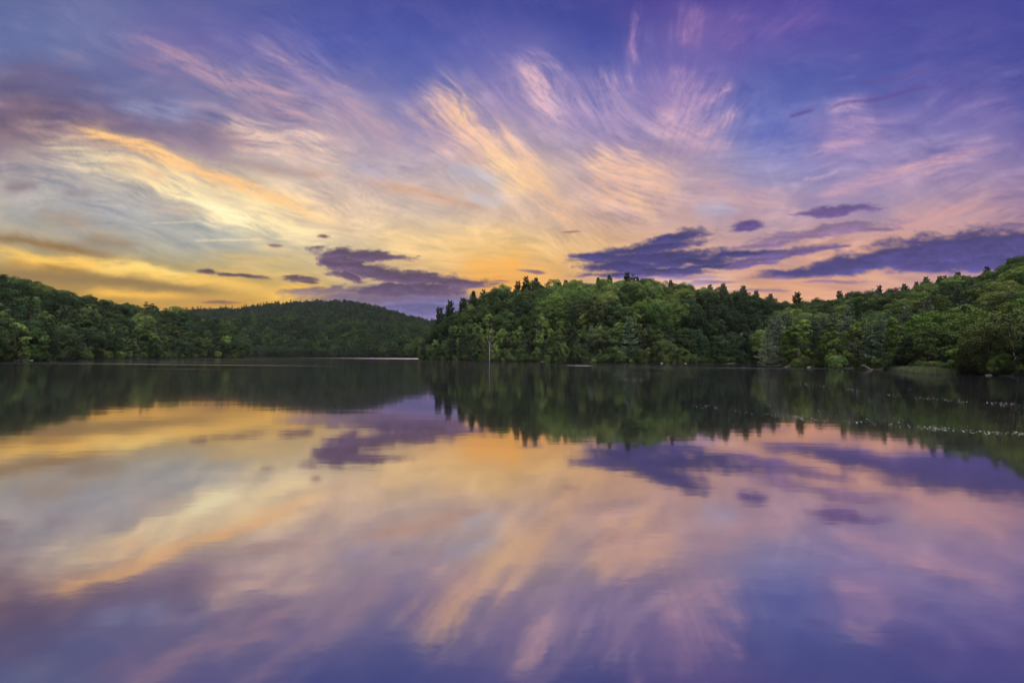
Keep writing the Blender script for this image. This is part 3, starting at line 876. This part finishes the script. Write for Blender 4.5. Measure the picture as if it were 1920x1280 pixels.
for px_, Y_, tp, nm in ((1498, 322, 548, 'isolated dark pine standing in the gap between the two hills'),
                        (1578, 316, 546, 'round-topped dark pine at the start of the right-hand ridge'),
                        (1653, 296, 536, 'small pine on the lower part of the right-hand ridge'),
                        (1700, 284, 532, 'leaning pine halfway up the right-hand ridge'),
                        (1723, 276, 529, 'broad dark pine halfway up the right-hand ridge'),
                        (1742, 268, 519, 'tall lone pine halfway up the right-hand ridge'),
                        (1768, 260, 518, 'left pine of the close pair on the right-hand ridge'),
                        (1778, 258, 517, 'right pine of the close pair on the right-hand ridge'),
                        (1802, 248, 511, 'ragged pine above the close pair on the right-hand ridge'),
                        (1858, 230, 500, 'spiky pine high on the right-hand ridge'),
                        (1903, 210, 486, 'highest pine on the right-hand ridge by the frame edge')):
    put('right', 'plume', px_, Y=Y_, top=tp, tone='deep', special=nm)
put('right', 'spread', 1845, Y=80, top=574, tone='fresh', var=1, special='big spreading maple with layered bright limbs on the right bank')
put('right', 'spread', 1770, Y=98, top=578, tone='fresh', special='wide bright crown just left of the big spreading maple')
put('right', 'round', 1905, Y=100, top=545, tone='mid', special='dense round crown above the leaning birches at the right edge')
put('right', 'birch', 1908, Y=64, top=566, tone='olive', var=1, special='pale-trunked birch leaning left at the right edge of the frame')
put('right', 'birch', 1894, Y=68, top=590, tone='olive', var=1, special='thinner grey-leaved birch beside the leaning birch on the right bank')
put('right', 'slim', 1484, Y=126, top=608, tone='lime', special='small lime-green tree in front of the silvery pines')
put('right', 'bare', 1667, Y=100, top=612, tone='rust', special='dead reddish-brown pine between two green pines on the right bank')
for px_, Y_, tp, nm in ((1462, 134, 587, 'silvery pine at the left end of the right bank'),
                        (1480, 142, 580, 'taller silvery pine behind the lime-green tree'),
                        (1526, 128, 588, 'broad silvery pine in the left part of the right bank'),
                        (1568, 124, 583, 'dark layered pine left of the narrow bright tree'),
                        (1634, 108, 591, 'feathery grey-green pine right of the narrow bright tree'),
                        (1705, 98, 573, 'tall grey-green pine with drooping tiers on the right bank'),
                        (1545, 127, 586, 'silvery pine crowded right of the broad silvery pine'),
                        (1590, 118, 590, 'silvery pine directly left of the narrow bright tree'),
                        (1652, 106, 588, 'silvery pine just left of the dead reddish-brown pine'),
                        (1742, 130, 560, 'grey pine rising behind the wide bright crown')):
    put('right', 'pine', px_, Y=Y_, top=tp, tone='silver', special=nm)
for px_, Y_, tp in ((1440, 131, 612), (1448, 138, 596), (1456, 150, 590)):
    put('right', 'pine', px_, Y=Y_, top=tp, tone='silver', special={1440: 'lowest silvery pine at the very corner of the right bank', 1448: 'silvery pine stepping up from the corner of the right bank', 1456: 'silvery pine crowded behind the corner of the right bank'}[px_])
put('right', 'slim', 1602, Y=111, top=598, tone='lime', special='narrow bright yellow-green tree in the middle of the right bank')
put('right', 'slim', 1620, Y=130, top=586, tone='lime', special='bright treetop behind the narrow yellow-green tree')
put('right', 'slim', 1508, Y=133, top=590, tone='fresh', special='fresh green tree between the two silvery pines')
put('point', 'pine', 1016, Y=300, top=550, tone='silver', special='grey-green pine high on the slope among round crowns')
put('point', 'pine', 1012, Y=232, top=607, tone='needle', special='dark pine by the waterline right of the white-trunked birch')
put('point', 'pine', 1108, Y=212, top=609, tone='silver', special='grey pine on the shore below the bright central crown')
put('point', 'pine', 848, Y=272, top=606, tone='needle', special='dark pine low on the left end of the wooded point')
put('point', 'pine', 868, Y=264, top=610, tone='needle', special='second dark pine low on the left end of the wooded point')
put('point', 'pine', 1180, Y=198, top=592, tone='silver', special='wide drooping grey pine at the waterline below the central ridge')
put('point', 'spread', 1175, Y=232, top=572, tone='fresh', special='largest bright rounded crown in the middle of the wooded point')
put('point', 'spread', 1140, Y=262, top=545, tone='fresh', special='bright domed crown high in the middle of the wooded point')
put('left', 'slim', 26, Y=113, top=594, tone='fresh', special='slim bright tree near the frame edge on the left shore')
put('left', 'slim', 8, Y=112, top=600, tone='mid', special='green tree cut by the left edge of the frame')


def dense(region, px0, px1, t0, t1, n_try, gap, kinds, hfun, front=None):
    L = LANDS[region]; cells = {}
    def near(x, y, d):
        cs_ = 10.0; i, j = int(x // cs_), int(y // cs_); k = int(d // cs_) + 1
        for a in range(i-k, i+k+1):
            for b in range(j-k, j+k+1):
                for (qx, qy, qr) in cells.get((a, b), ()):
                    if (qx - x) ** 2 + (qy - y) ** 2 < (d * .5 + qr * .5) ** 2: return True
        return False
    for q in TREES:
        if q['region'] == region: cells.setdefault((int(q['x'] // 10), int(q['y'] // 10)), []).append((q['x'], q['y'], q['h'] * WID[q['kind']] * gap * .8))
    px = rng.uniform(px0, px1, n_try); t = rng.uniform(t0, t1, n_try)
    X, Y, Z = L.point(px, t)
    sh, rd, bk, zr, th = L.col(px)
    keep = rng.uniform(0, 1, n_try) < Y / Y.max() * 1.0
    for i in np.nonzero(keep)[0]:
        kind, tone = kinds(px[i], t[i], X[i], Y[i])
        h = hfun(px[i], t[i], th[i]) * {'round': 1, 'spread': .95, 'oval': 1.03, 'slim': .98, 'bush': .28, 'birch': 1, 'pine': 1.04, 'plume': 1.15, 'bare': .9}[kind] * rng.uniform(.78, 1.22)
        d = h * WID[kind] * gap
        if near(X[i], Y[i], d): continue
        cells.setdefault((int(X[i] // 10), int(Y[i] // 10)), []).append((X[i], Y[i], d))
        put(region, kind, px[i], t=t[i], h=h, tone=tone)


def pick(table):
    r_ = rng.uniform(); s_ = 0
    for (k_, tn), p_ in table:
        s_ += p_
        if r_ < s_: return k_, tn
    return table[0][0]


def mix_cove_shade(px, t, X, Y):  # shade of the cove put into the tree tints: dark tones only
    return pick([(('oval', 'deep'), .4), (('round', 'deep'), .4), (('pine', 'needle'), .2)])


def mix_left(px, t, X, Y):
    pch = float(fbm(np.array([X / 35]), np.array([Y / 35]), 2, .5, 500.)[0])
    if t < .25:
        return pick([(('oval', 'mid'), .26), (('slim', 'mid'), .12), (('pine', 'needle'), .28), (('round', 'deep'), .28), (('oval', 'fresh'), .06)])
    return pick([(('round', 'mid' if pch < 0 else 'deep'), .44), (('spread', 'deep'), .2), (('round', 'fresh'), .08), (('oval', 'deep'), .16), (('pine', 'needle'), .06), (('round', 'olive'), .06)])


def mix_point(px, t, X, Y):
    if px > 1290 and t < .55: return mix_cove_shade(px, t, X, Y)
    if t < .16 and px < 1060:
        return pick([(('slim', 'fresh'), .24), (('pine', 'needle'), .26), (('oval', 'fresh'), .2), (('slim', 'lime'), .1), (('oval', 'mid'), .2)])
    if t < .16:
        return pick([(('oval', 'mid'), .3), (('pine', 'needle'), .24), (('round', 'mid'), .26), (('slim', 'fresh'), .2)])
    if 1020 < px < 1290:
        return pick([(('spread', 'fresh'), .40), (('round', 'fresh'), .28), (('round', 'mid'), .26), (('pine', 'needle'), .06)])
    return pick([(('round', 'mid'), .38), (('spread', 'mid'), .18), (('round', 'deep'), .2), (('round', 'fresh'), .12), (('pine', 'needle'), .06), (('oval', 'olive'), .06)])


def mix_right(px, t, X, Y):
    if t < .2 and px < 1720:
        return pick([(('pine', 'silver'), .50), (('slim', 'fresh'), .20), (('oval', 'fresh'), .12), (('pine', 'needle'), .18)])
    if t < .2:
        return pick([(('oval', 'fresh'), .34), (('round', 'mid'), .24), (('slim', 'fresh'), .16), (('round', 'olive'), .1), (('oval', 'deep'), .16)])
    return pick([(('round', 'mid'), .26), (('spread', 'mid'), .16), (('round', 'fresh'), .24), (('pine', 'silver'), .12), (('round', 'deep'), .12), (('oval', 'olive'), .1)])


def mix_far(px, t, X, Y):
    pch = float(fbm(np.array([X / 70]), np.array([Y / 70]), 2, .5, 520.)[0])
    if pch > .18: return pick([(('pine', 'needle'), .7), (('oval', 'deep'), .3)])
    return pick([(('round', 'deep'), .5), (('spread', 'deep'), .2), (('oval', 'mid'), .2), (('pine', 'needle'), .1)])


def mix_back(px, t, X, Y):
    return pick([(('round', 'deep'), .55), (('spread', 'deep'), .2), (('pine', 'deep'), .25)])


hf = lambda px, t, th: th
def hf_right(px, t, th):
    f = float(np.interp(px, [1434, 1600, 1750, 1850, 1920, 2100], [16.0, 13.6, 11.0, 9.6, 8.8, 8.4]))
    return f + (th - f) * min(1, t * 2.2)
def hf_point(px, t, th): return (15 if t < .12 else 19) * (th / 20)


def shore_row(region, a, b, t0, t1, kinds, hfun, step, hs=(.75, 1.1)):
    L = LANDS[region]; px = float(a)
    while px < b:
        t = rng.uniform(t0, t1)
        X, Y, Z = L.point(np.array([px]), np.array([t])); th = L.col(np.array([px]))[4][0]
        kind, tone = kinds(px, 0.0, X[0], Y[0])
        h = hfun(px, 0., th) * rng.uniform(*hs) * {'pine': 1.08, 'spread': .9, 'bush': .30, 'slim': 1.0}.get(kind, 1.0)
        wpx = h * WID[kind] / Y[0] * F_PX
        if not any(q['special'] and abs(q['px'] - px) < wpx * .30 and q['region'] == region and abs(q['y'] - Y[0]) < 12 and q['kind'] != 'plume' for q in TREES):
            put(region, kind, px, t=t, h=h, tone=tone)
        px += wpx * step * rng.uniform(.6, 1.4)


bushf = lambda px, t, X, Y: ('bush', rng.choice(['mid', 'fresh', 'mid', 'olive']))
for reg, a_, b_, hfn in (('left', -420, 461, hf), ('point', 788, 1450, hf_point), ('right', 1437, 2200, hf_right)):
    mx_ = dict(left=mix_left, point=mix_point, right=mix_right)[reg]
    shore_row(reg, a_, b_, .004, .03, mx_, hfn, .46, (.45, .95) if reg != 'right' else (.62, 1.12))
    shore_row(reg, a_, b_, .03, .08, mx_, hfn, .46, (.75, 1.1))
    shore_row(reg, a_, b_, -.004, .012, bushf, hfn, .75, (.35, 1.15))
    shore_row(reg, a_, b_, .0, .02, lambda *k: ('oval', rng.choice(['mid', 'fresh', 'olive', 'deep'])), hfn, .8, (.2, .5))
shore_row('far', 440, 800, .0, .02, mix_far, hf, .5, (.6, 1.0))
dense('left', -500, 462, .02, 1.35, 9000, .70, mix_left, hf)
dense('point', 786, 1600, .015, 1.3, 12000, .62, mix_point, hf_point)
dense('right', 1434, 2500, .015, 1.3, 14000, .70, mix_right, hf_right)
dense('far', 200, 940, .0, 1.25, 9000, .56, mix_far, hf)
dense('back', 200, 940, .25, 1.1, 12000, .60, mix_back, hf)
# spiky pines along the far skyline
for px_ in np.arange(335, 520, 4.2):
    put('back', 'pine', px_ + rng.uniform(-2, 2), t=1.0, h=22 * rng.uniform(.9, 1.5), tone='deep')
for px_ in (540, 552, 600, 632, 668, 702, 745, 770, 778, 800, 806, 812):
    put('back', 'pine', px_ + rng.uniform(-2, 2), t=1.0, h=22 * rng.uniform(1.0, 1.35), tone='deep')
print('trees', len(TREES), round(time.time() - T0, 1))

# ---------------------------------------------------------------- which of them show largest
SW, SH = 960, 420                              # half size of the photograph, rows 400..820 cover the land
buf = np.zeros((SH, SW), bool)
def ell_pixels(q):
    w_ = q['h'] * WID[q['kind']] * .5
    (cx, cy0) = project(q['x'], q['y'], q['z']); (_, cy1) = project(q['x'], q['y'], q['z'] + q['h'])
    rw = w_ / q['y'] * F_PX
    return cx / 2, cy1 / 2 - 200, cy0 / 2 - 200, rw / 2
for q in sorted(TREES, key=lambda q: q['y']):
    if q['y'] < 5: q['vis'] = 0; continue
    cx, y1, y0, rw = ell_pixels(q)
    a, b = int(max(0, cx - rw)), int(min(SW, cx + rw + 1)); c, d = int(max(0, y1)), int(min(SH, y0 + 1))
    if b <= a or d <= c: q['vis'] = 0; continue
    yy, xx = np.mgrid[c:d, a:b]
    g = ((xx + .5 - cx) / max(rw, .5)) ** 2 + np.abs((yy + .5 - (y0 + y1) / 2) / max((y0 - y1) / 2, .5)) ** 2.4 < .9
    sub = buf[c:d, a:b]
    q['vis'] = int((g & ~sub).sum()); q['col'] = [int(v) for v in (a, b, c, d)]
    sub |= g
SHOW = [q for q in TREES if q.get('vis', 0) > 3]
print('visible', len(SHOW), round(time.time() - T0, 1))


NAME = dict(round='broadleaf_tree', spread='broadleaf_tree', oval='broadleaf_tree', slim='broadleaf_tree', bush='shrub', birch='birch_tree',
            pine='pine_tree', plume='pine_tree', bare='dead_tree')
CAT = dict(broadleaf_tree='tree', shrub='shrub', birch_tree='birch', pine_tree='pine', dead_tree='dead tree')
LIMIT = dict(broadleaf_tree=295, pine_tree=140, shrub=110, birch_tree=10, dead_tree=4)
chosen, rest = [], []
cnt = {}
for q in sorted(TREES, key=lambda q: (-(q['special'] is not None), -q.get('vis', 0))):
    n_ = NAME[q['kind']]
    if (q['special'] or q.get('vis', 0) >= 12) and cnt.get(n_, 0) < LIMIT[n_] and q['region'] not in ('far', 'back'):
        cnt[n_] = cnt.get(n_, 0) + 1; chosen.append(q)
    else: rest.append(q)
print('chosen', cnt, 'rest', len(rest))

# ---- labels
REG = dict(left='left shore', point='wooded point', right='right bank')
TONE = dict(deep='dark green', mid='mid green', fresh='fresh green', lime='yellow-green', olive='olive green', needle='dark green', silver='silvery grey-green', rust='brown')
FORM = dict(round='round-crowned tree', spread='spreading tree', oval='oval-crowned tree', slim='slim upright tree', bush='low shrub', birch='birch', pine='tiered pine',
            plume='ragged pine', bare='dead tree')
ORD = ['', 'second', 'third', 'fourth', 'fifth', 'sixth', 'seventh', 'eighth', 'ninth', 'tenth', 'eleventh', 'twelfth', 'thirteenth', 'fourteenth', 'fifteenth',
       'sixteenth', 'seventeenth', 'eighteenth', 'nineteenth', 'twentieth'] + ['%d%s' % (k, {1: 'st', 2: 'nd', 3: 'rd'}.get(k % 10, 'th')) for k in range(21, 80)]
def row_of(q):
    t = q['t']
    if t < .10: return 'at the waterline of the'
    if t < .36: return 'low on the slope of the'
    if t < .78: return 'halfway up the slope of the'
    return 'on the ridge of the'
groups = {}
for q in chosen:
    if q['special']: continue
    groups.setdefault((TONE[q['tone']], FORM[q['kind']], row_of(q), REG[q['region']]), []).append(q)
for (tn, fm, rw, rg), L_ in groups.items():
    L_.sort(key=lambda q: q['px'])
    for k, q in enumerate(L_):
        base = f'{tn} {fm} {rw} {rg}'; ol = f'{tn} {fm} {rw} {rg}'.replace('of the ', 'of ').replace('on the ', 'on ').replace('at the ', 'at ')
        if len(L_) == 1: q['label'] = base
        elif k == 0: q['label'] = 'leftmost ' + base
        elif k == len(L_) - 1: q['label'] = 'rightmost ' + base
        else: q['label'] = f'{ORD[k]} from left, {ol}'
        q['group'] = f'{fm}s {rw} {rg}'.replace('shrubs', 'shrubs')

# ---- every chosen tree: Empty > trunk, crown
proto_done = {}
for q in chosen:
    cm, tm = PROTO[q['kind'], q['var']]
    key = (q['kind'], q['var'])
    root = bpy.data.objects.new(NAME[q['kind']], None); C.objects.link(root)
    root.empty_display_size = .5
    root.location = (q['x'], q['y'], q['z']); root.rotation_euler = (0, 0, q['rot'])
    sx = q['h'] * rng.uniform(.92, 1.1)
    if q['special'] and 'leaning' in q['special'] and q['kind'] == 'birch': root.rotation_euler = (0, math.radians(-9), 0)
    if key not in proto_done:
        t_ = link('trunk', tm, root); c_ = link('crown', cm, root)
        proto_done[key] = (t_, c_)
    else:
        pt, pc = proto_done[key]
        t_, c_ = pt.copy(), pc.copy()
        C.objects.link(t_); C.objects.link(c_); t_.parent = root; c_.parent = root
    if q['kind'] == 'plume': sx *= .8
    for o_ in (t_, c_): o_.scale = (sx, sx, q['h'])
    c_['tint'] = [float(v) for v in q['tint']]
    root['label'] = q['special'] or q['label']; root['category'] = CAT[NAME[q['kind']]]
    if not q['special']: root['group'] = q['group']
    elif NAME[q['kind']] == 'pine_tree' and q['kind'] == 'plume':
        root['group'] = 'pines standing above the ' + ('central' if q['region'] == 'point' else 'right-hand') + ' ridge'

# ---- the rest of the wood: one object of instances
def build_forest():
    keys = [k for k in proto_done]
    have = {}
    for k in keys: have.setdefault(k[0], []).append(k)
    pts, kid, rot, scl, tnt = [], [], [], [], []
    for q in rest:
        ks = have.get(q['kind'])
        if not ks: continue
        k = ks[rng.randint(len(ks))]
        pts.append((q['x'], q['y'], q['z'])); kid.append(keys.index(k)); rot.append((0, 0, q['rot'])); s_ = q['h'] * rng.uniform(.92, 1.1)
        scl.append((s_, s_, q['h'])); tnt.append(q['tint'])
    me = bpy.data.meshes.new('forest'); me.vertices.add(len(pts)); me.vertices.foreach_set('co', np.array(pts, np.float32).ravel())
    for nm, ty, dat in (('kid', 'INT', kid), ('rot', 'FLOAT_VECTOR', rot), ('scl', 'FLOAT_VECTOR', scl), ('tint', 'FLOAT_VECTOR', tnt)):
        a = me.attributes.new(nm, ty, 'POINT')
        a.data.foreach_set('value' if ty == 'INT' else 'vector', np.array(dat).astype(np.int32 if ty == 'INT' else np.float32).ravel())
    ob = link('forest', me, kind='stuff')
    g = bpy.data.node_groups.new('forest_scatter', 'GeometryNodeTree')
    g.interface.new_socket('Geometry', in_out='INPUT', socket_type='NodeSocketGeometry')
    g.interface.new_socket('Geometry', in_out='OUTPUT', socket_type='NodeSocketGeometry')
    gi = g.nodes.new('NodeGroupInput'); go = g.nodes.new('NodeGroupOutput'); jn = g.nodes.new('GeometryNodeJoinGeometry')
    def named(nm, ty):
        n = g.nodes.new('GeometryNodeInputNamedAttribute'); n.data_type = ty; n.inputs[0].default_value = nm
        return n.outputs[0]
    kidn = named('kid', 'INT'); rotn = named('rot', 'FLOAT_VECTOR'); scn = named('scl', 'FLOAT_VECTOR')
    for i, k in enumerate(keys):
        cmp_ = g.nodes.new('FunctionNodeCompare'); cmp_.data_type = 'INT'; cmp_.operation = 'EQUAL'
        ins = [s for s in cmp_.inputs if s.type == 'INT']
        g.links.new(kidn, ins[0]); ins[1].default_value = i
        oi = g.nodes.new('GeometryNodeObjectInfo'); oi.transform_space = 'ORIGINAL'; oi.inputs[0].default_value = proto_done[k][1]; oi.inputs[1].default_value = True
        ip = g.nodes.new('GeometryNodeInstanceOnPoints')
        g.links.new(gi.outputs[0], ip.inputs['Points']); g.links.new(cmp_.outputs[0], ip.inputs['Selection'])
        g.links.new(oi.outputs['Geometry'], ip.inputs['Instance'])
        g.links.new(rotn, ip.inputs['Rotation']); g.links.new(scn, ip.inputs['Scale'])
        g.links.new(ip.outputs[0], jn.inputs[0])
    g.links.new(jn.outputs[0], go.inputs[0])
    md = ob.modifiers.new('scatter', 'NODES'); md.node_group = g


build_forest()

# ---------------------------------------------------------------- reeds
def build_reeds():
    r = np.random.RandomState(8); n = 5200
    px = np.concatenate([r.uniform(1655, 1792, n - 900), r.normal(1715, 30, 900)]); px = np.clip(px, 1640, 1798)
    sh = LANDS['right'].col(px)[0]
    Y = sh - 1.5 * r.uniform(0, 1, n) * (3.2 - 1.6 * np.abs((px - 1725) / 75)) + .6
    X = x_at(px, Y)
    h = r.uniform(.8, 1.55, n) * (1 - .45 * np.clip(np.abs((px - 1722) / 75), 0, 1) ** 2)
    a = r.uniform(0, 6.28, n); w_ = .022
    lx, ly = r.normal(0, .12, n) * h, r.normal(0, .12, n) * h
    ca, sa = np.cos(a) * w_, np.sin(a) * w_
    V = np.stack([np.stack([X - ca, Y - sa, X * 0 - .1], -1), np.stack([X + ca, Y + sa, X * 0 - .1], -1),
                  np.stack([X + lx * .4 + ca * .8, Y + ly * .4 + sa * .8, h * .6], -1), np.stack([X + lx, Y + ly, h], -1)], 1)
    me = quads_mesh('reeds', V, M_REED, r.uniform(0, 1, n))
    link('reeds', me, kind='stuff')


def simple_shade_mat(name, c1, c2, tr=.25):
    m, t = mat_new(name)
    sh = nd(t, 'ShaderNodeAttribute', attribute_name='shade')
    mx = nd(t, 'ShaderNodeMix', data_type='RGBA'); mx.inputs[6].default_value = (*c1, 1); mx.inputs[7].default_value = (*c2, 1)
    t.links.new(sh.outputs['Fac'], mx.inputs[0])
    d = nd(t, 'ShaderNodeBsdfDiffuse'); l = nd(t, 'ShaderNodeBsdfTranslucent'); ms = nd(t, 'ShaderNodeMixShader', i_0=tr)
    t.links.new(mx.outputs[2], d.inputs[0]); t.links.new(mx.outputs[2], l.inputs[0])
    t.links.new(d.outputs[0], ms.inputs[1]); t.links.new(l.outputs[0], ms.inputs[2])
    out = nd(t, 'ShaderNodeOutputMaterial'); t.links.new(ms.outputs[0], out.inputs[0])
    return m


M_REED = simple_shade_mat('reed_blades', (.07, .10, .05), (.15, .17, .09))
M_POLLEN = simple_shade_mat('floating_fluff', (.10, .09, .10), (.30, .28, .30), .0)
build_reeds()


# ---------------------------------------------------------------- floating fluff and bubbles drifting in lines
def build_fluff():
    r = np.random.RandomState(9)
    px, py, sc = [], [], []
    def line(pts, n, spread, s):
        P = np.array(pts, float); seg = np.sqrt(((P[1:] - P[:-1]) ** 2).sum(1)); cum = np.concatenate([[0], np.cumsum(seg)])
        t = r.uniform(0, cum[-1], n * 3); kp = fbm(t / 55.0, t * 0 + n, 4, .7, 33.) + r.uniform(-.35, .35, n * 3) > .12; t = t[kp][:n]; n = len(t)
        px.append(np.interp(t, cum, P[:, 0]) + r.normal(0, 3, n)); py.append(np.interp(t, cum, P[:, 1]) + r.normal(0, spread, n)); sc.append(np.full(n, s))
    line([(1125, 692), (1200, 700), (1300, 706), (1420, 712), (1530, 722), (1640, 737), (1750, 748), (1850, 756), (1925, 760)], 620, 1.6, 1.0)
    line([(1150, 702), (1165, 710), (1220, 714)], 220, 2.2, 1.0)
    line([(1290, 757), (1420, 774), (1530, 786), (1640, 793), (1720, 800), (1800, 808), (1925, 813)], 520, 2.4, 1.0)
    line([(1120, 690), (1160, 697), (1240, 700)], 160, 1.6, .9)
    n = 500
    px.append(r.uniform(500, 1925, n)); py.append(r.uniform(715, 800, n)); sc.append(np.full(n, .8))
    n = 160
    px.append(r.uniform(0, 1100, n)); py.append(r.uniform(700, 770, n)); sc.append(np.full(n, .8))
    px = np.concatenate(px); py = np.concatenate(py); sc = np.concatenate(sc)
    d = px_dir(px, py); k = -CAM_H / d[:, 2]; ok = (k > 0) & (k < 260); d = d[ok] * k[ok, None]; sc = sc[ok]
    n = len(d); s = .0058 * sc * r.uniform(.4, 1.5, n) ** 2 * (1 + np.linalg.norm(d[:, :2], axis=1) / 60)
    c = np.stack([d[:, 0], d[:, 1], np.full(n, .0)], -1)
    V = []; F = []
    ring = [(math.cos(t), math.sin(t)) for t in (0, 1.257, 2.513, 3.77, 5.027)]
    VV = np.zeros((n, 6, 3))
    for i, (a, b) in enumerate(ring): VV[:, i] = c + np.stack([a * s * 1.6, b * s * 1.6, s * 0 - .002], -1)
    VV[:, 5] = c + np.stack([s * 0, s * 0, s * .8], -1)
    f = np.array([(i, (i+1) % 5, 5) for i in range(5)])
    FF = (f[None] + (np.arange(n) * 6)[:, None, None]).reshape(-1)
    me = new_mesh('floating_fluff', VV.reshape(-1, 3), FF, np.full(n * 5, 3), M_POLLEN)
    a = me.attributes.new('shade', 'FLOAT', 'FACE'); a.data.foreach_set('value', np.repeat(r.uniform(0, 1, n), 5).astype(np.float32))
    link('floating_fluff', me, kind='stuff')


build_fluff()

# ---------------------------------------------------------------- stones and driftwood at the water's edge
M_STONE = noise_mat('shore_stone', (.06, .058, .055), (.15, .14, .135), 2.5)
M_DRIFT = noise_mat('driftwood', (.08, .07, .065), (.19, .17, .16), 4, stretch=(1, 1, .2))


def make_rock(px, Y, size, seed, label):
    r = np.random.RandomState(seed)
    n1, n2 = 9, 14
    th = np.linspace(0, math.pi, n1); ph = np.linspace(0, 2 * math.pi, n2, endpoint=False)
    TH, PH = np.meshgrid(th, ph, indexing='ij')
    D = np.stack([np.sin(TH) * np.cos(PH), np.sin(TH) * np.sin(PH), np.cos(TH)], -1)
    rad = 1 + .35 * fbm(D[..., 0] * 1.3 + seed, D[..., 1] * 1.3 + D[..., 2], 4, .55, 3. + seed)
    cut = rvec(r, 7)                                   # broken facets
    for c in cut:
        k = (D @ c) * rad; rad = np.where(k > .72, rad * .72 / np.maximum(k, .01), rad)
    P = D * rad[..., None] * np.array([1.25, .9, .62]) * size
    i = np.arange(n1 * n2).reshape(n1, n2); j = np.roll(i, -1, 1)
    f = np.stack([i[:-1], i[1:], j[1:], j[:-1]], -1).reshape(-1)
    me = new_mesh('rock', P.reshape(-1, 3), f, np.full((n1 - 1) * n2, 4), M_STONE)
    o = link('rock', me, label=label, category='rock'); x = float(x_at(np.array([float(px)]), Y)[0])
    o.location = (x, Y, size * .12); o.rotation_euler = (0, 0, r.uniform(0, 6.28))


def make_log(px, Y, length, ang, rise, label, stub=True):
    L = length; tb = [([(0, 0, -.15), (L * .35, .1, .12 + rise * .3), (L * .75, -.05, .2 + rise * .75), (L, .1, .15 + rise)], [.11, .09, .065, .02], 7)]
    if stub:
        tb.append(([(L * .5, 0, .15 + rise * .5), (L * .62, .25, .45 + rise * .7), (L * .66, .5, .8 + rise)], [.04, .025, .008], 5))
        tb.append(([(L * .7, 0, .2 + rise * .7), (L * .85, -.3, .3 + rise)], [.03, .008], 5))
    o = link('fallen_log', tubes_mesh('fallen_log', tb, M_DRIFT), label=label, category='log')
    x = float(x_at(np.array([float(px)]), Y)[0]); o.location = (x, Y, .05); o.rotation_euler = (0, 0, math.radians(ang))


def shoreY(reg, px): return float(LANDS[reg].col(np.array([float(px)]))[0][0])
make_log(1636, shoreY('right', 1636) - 2.0, 2.6, 120, 1.1, 'bleached fallen branch dipping into the water left of the reeds')
make_log(1470, shoreY('right', 1470) - 1.6, 3.6, 12, .1, 'grey log lying along the waterline under the silvery pines')
make_log(1012, shoreY('point', 1012) - 2.0, 6.0, 4, .1, 'long pale log on the waterline right of the white-trunked birch')
make_log(900, shoreY('point', 900) - 1.8, 4.0, -8, .1, 'pale log on the waterline left of the white-trunked birch', False)
make_log(1365, shoreY('point', 1365) - 1.8, 5.0, 6, .2, 'log half in the water in the dark cove')
make_log(130, shoreY('left', 130) - 1.6, 3.4, -20, .3, 'small fallen log at the waterline of the left shore')
for k_, (px_, reg_, sz_, lb_) in enumerate(((1516, 'right', .55, 'pale boulder at the waterline below the broad silvery pine'),
        (1548, 'right', .30, 'small stone just right of the pale boulder on the right bank'), (857, 'point', .7, 'grey boulder low on the left end of the wooded point'),
        (1240, 'point', .65, 'dark boulder at the waterline below the bright central crown'), (1285, 'point', .5, 'low stone at the start of the dark cove'),
        (1852, 'right', .35, 'stone under the overhanging leaves near the right edge'), (258, 'left', .5, 'pale stone in the water off the left shore'),
        (60, 'left', .35, 'stone at the left shore near the frame edge'))):
    make_rock(px_, shoreY(reg_, px_) - 1.6, sz_, 20 + k_, lb_)

# ---------------------------------------------------------------- evening haze over the lake
def build_haze():
    x0, x1, y0, y1, z0, z1 = -1900, 1900, -120, 1900, -2.0, 300
    V = np.array([(x, y, z) for x in (x0, x1) for y in (y0, y1) for z in (z0, z1)], float)
    F = np.array([(0, 1, 3, 2), (4, 6, 7, 5), (0, 4, 5, 1), (2, 3, 7, 6), (0, 2, 6, 4), (1, 5, 7, 3)])
    m, t = mat_new('haze_air')
    pv = nd(t, 'ShaderNodeVolumePrincipled'); pv.inputs['Color'].default_value = (.80, .82, .95, 1); pv.inputs['Density'].default_value = HAZE
    pv.inputs['Anisotropy'].default_value = .0
    out = nd(t, 'ShaderNodeOutputMaterial'); t.links.new(pv.outputs[0], out.inputs['Volume'])
    link('haze', new_mesh('haze', V, F.ravel(), np.full(6, 4), m), kind='stuff')


HAZE = .00002
if HAZE: build_haze()
print('done', round(time.time() - T0, 1))
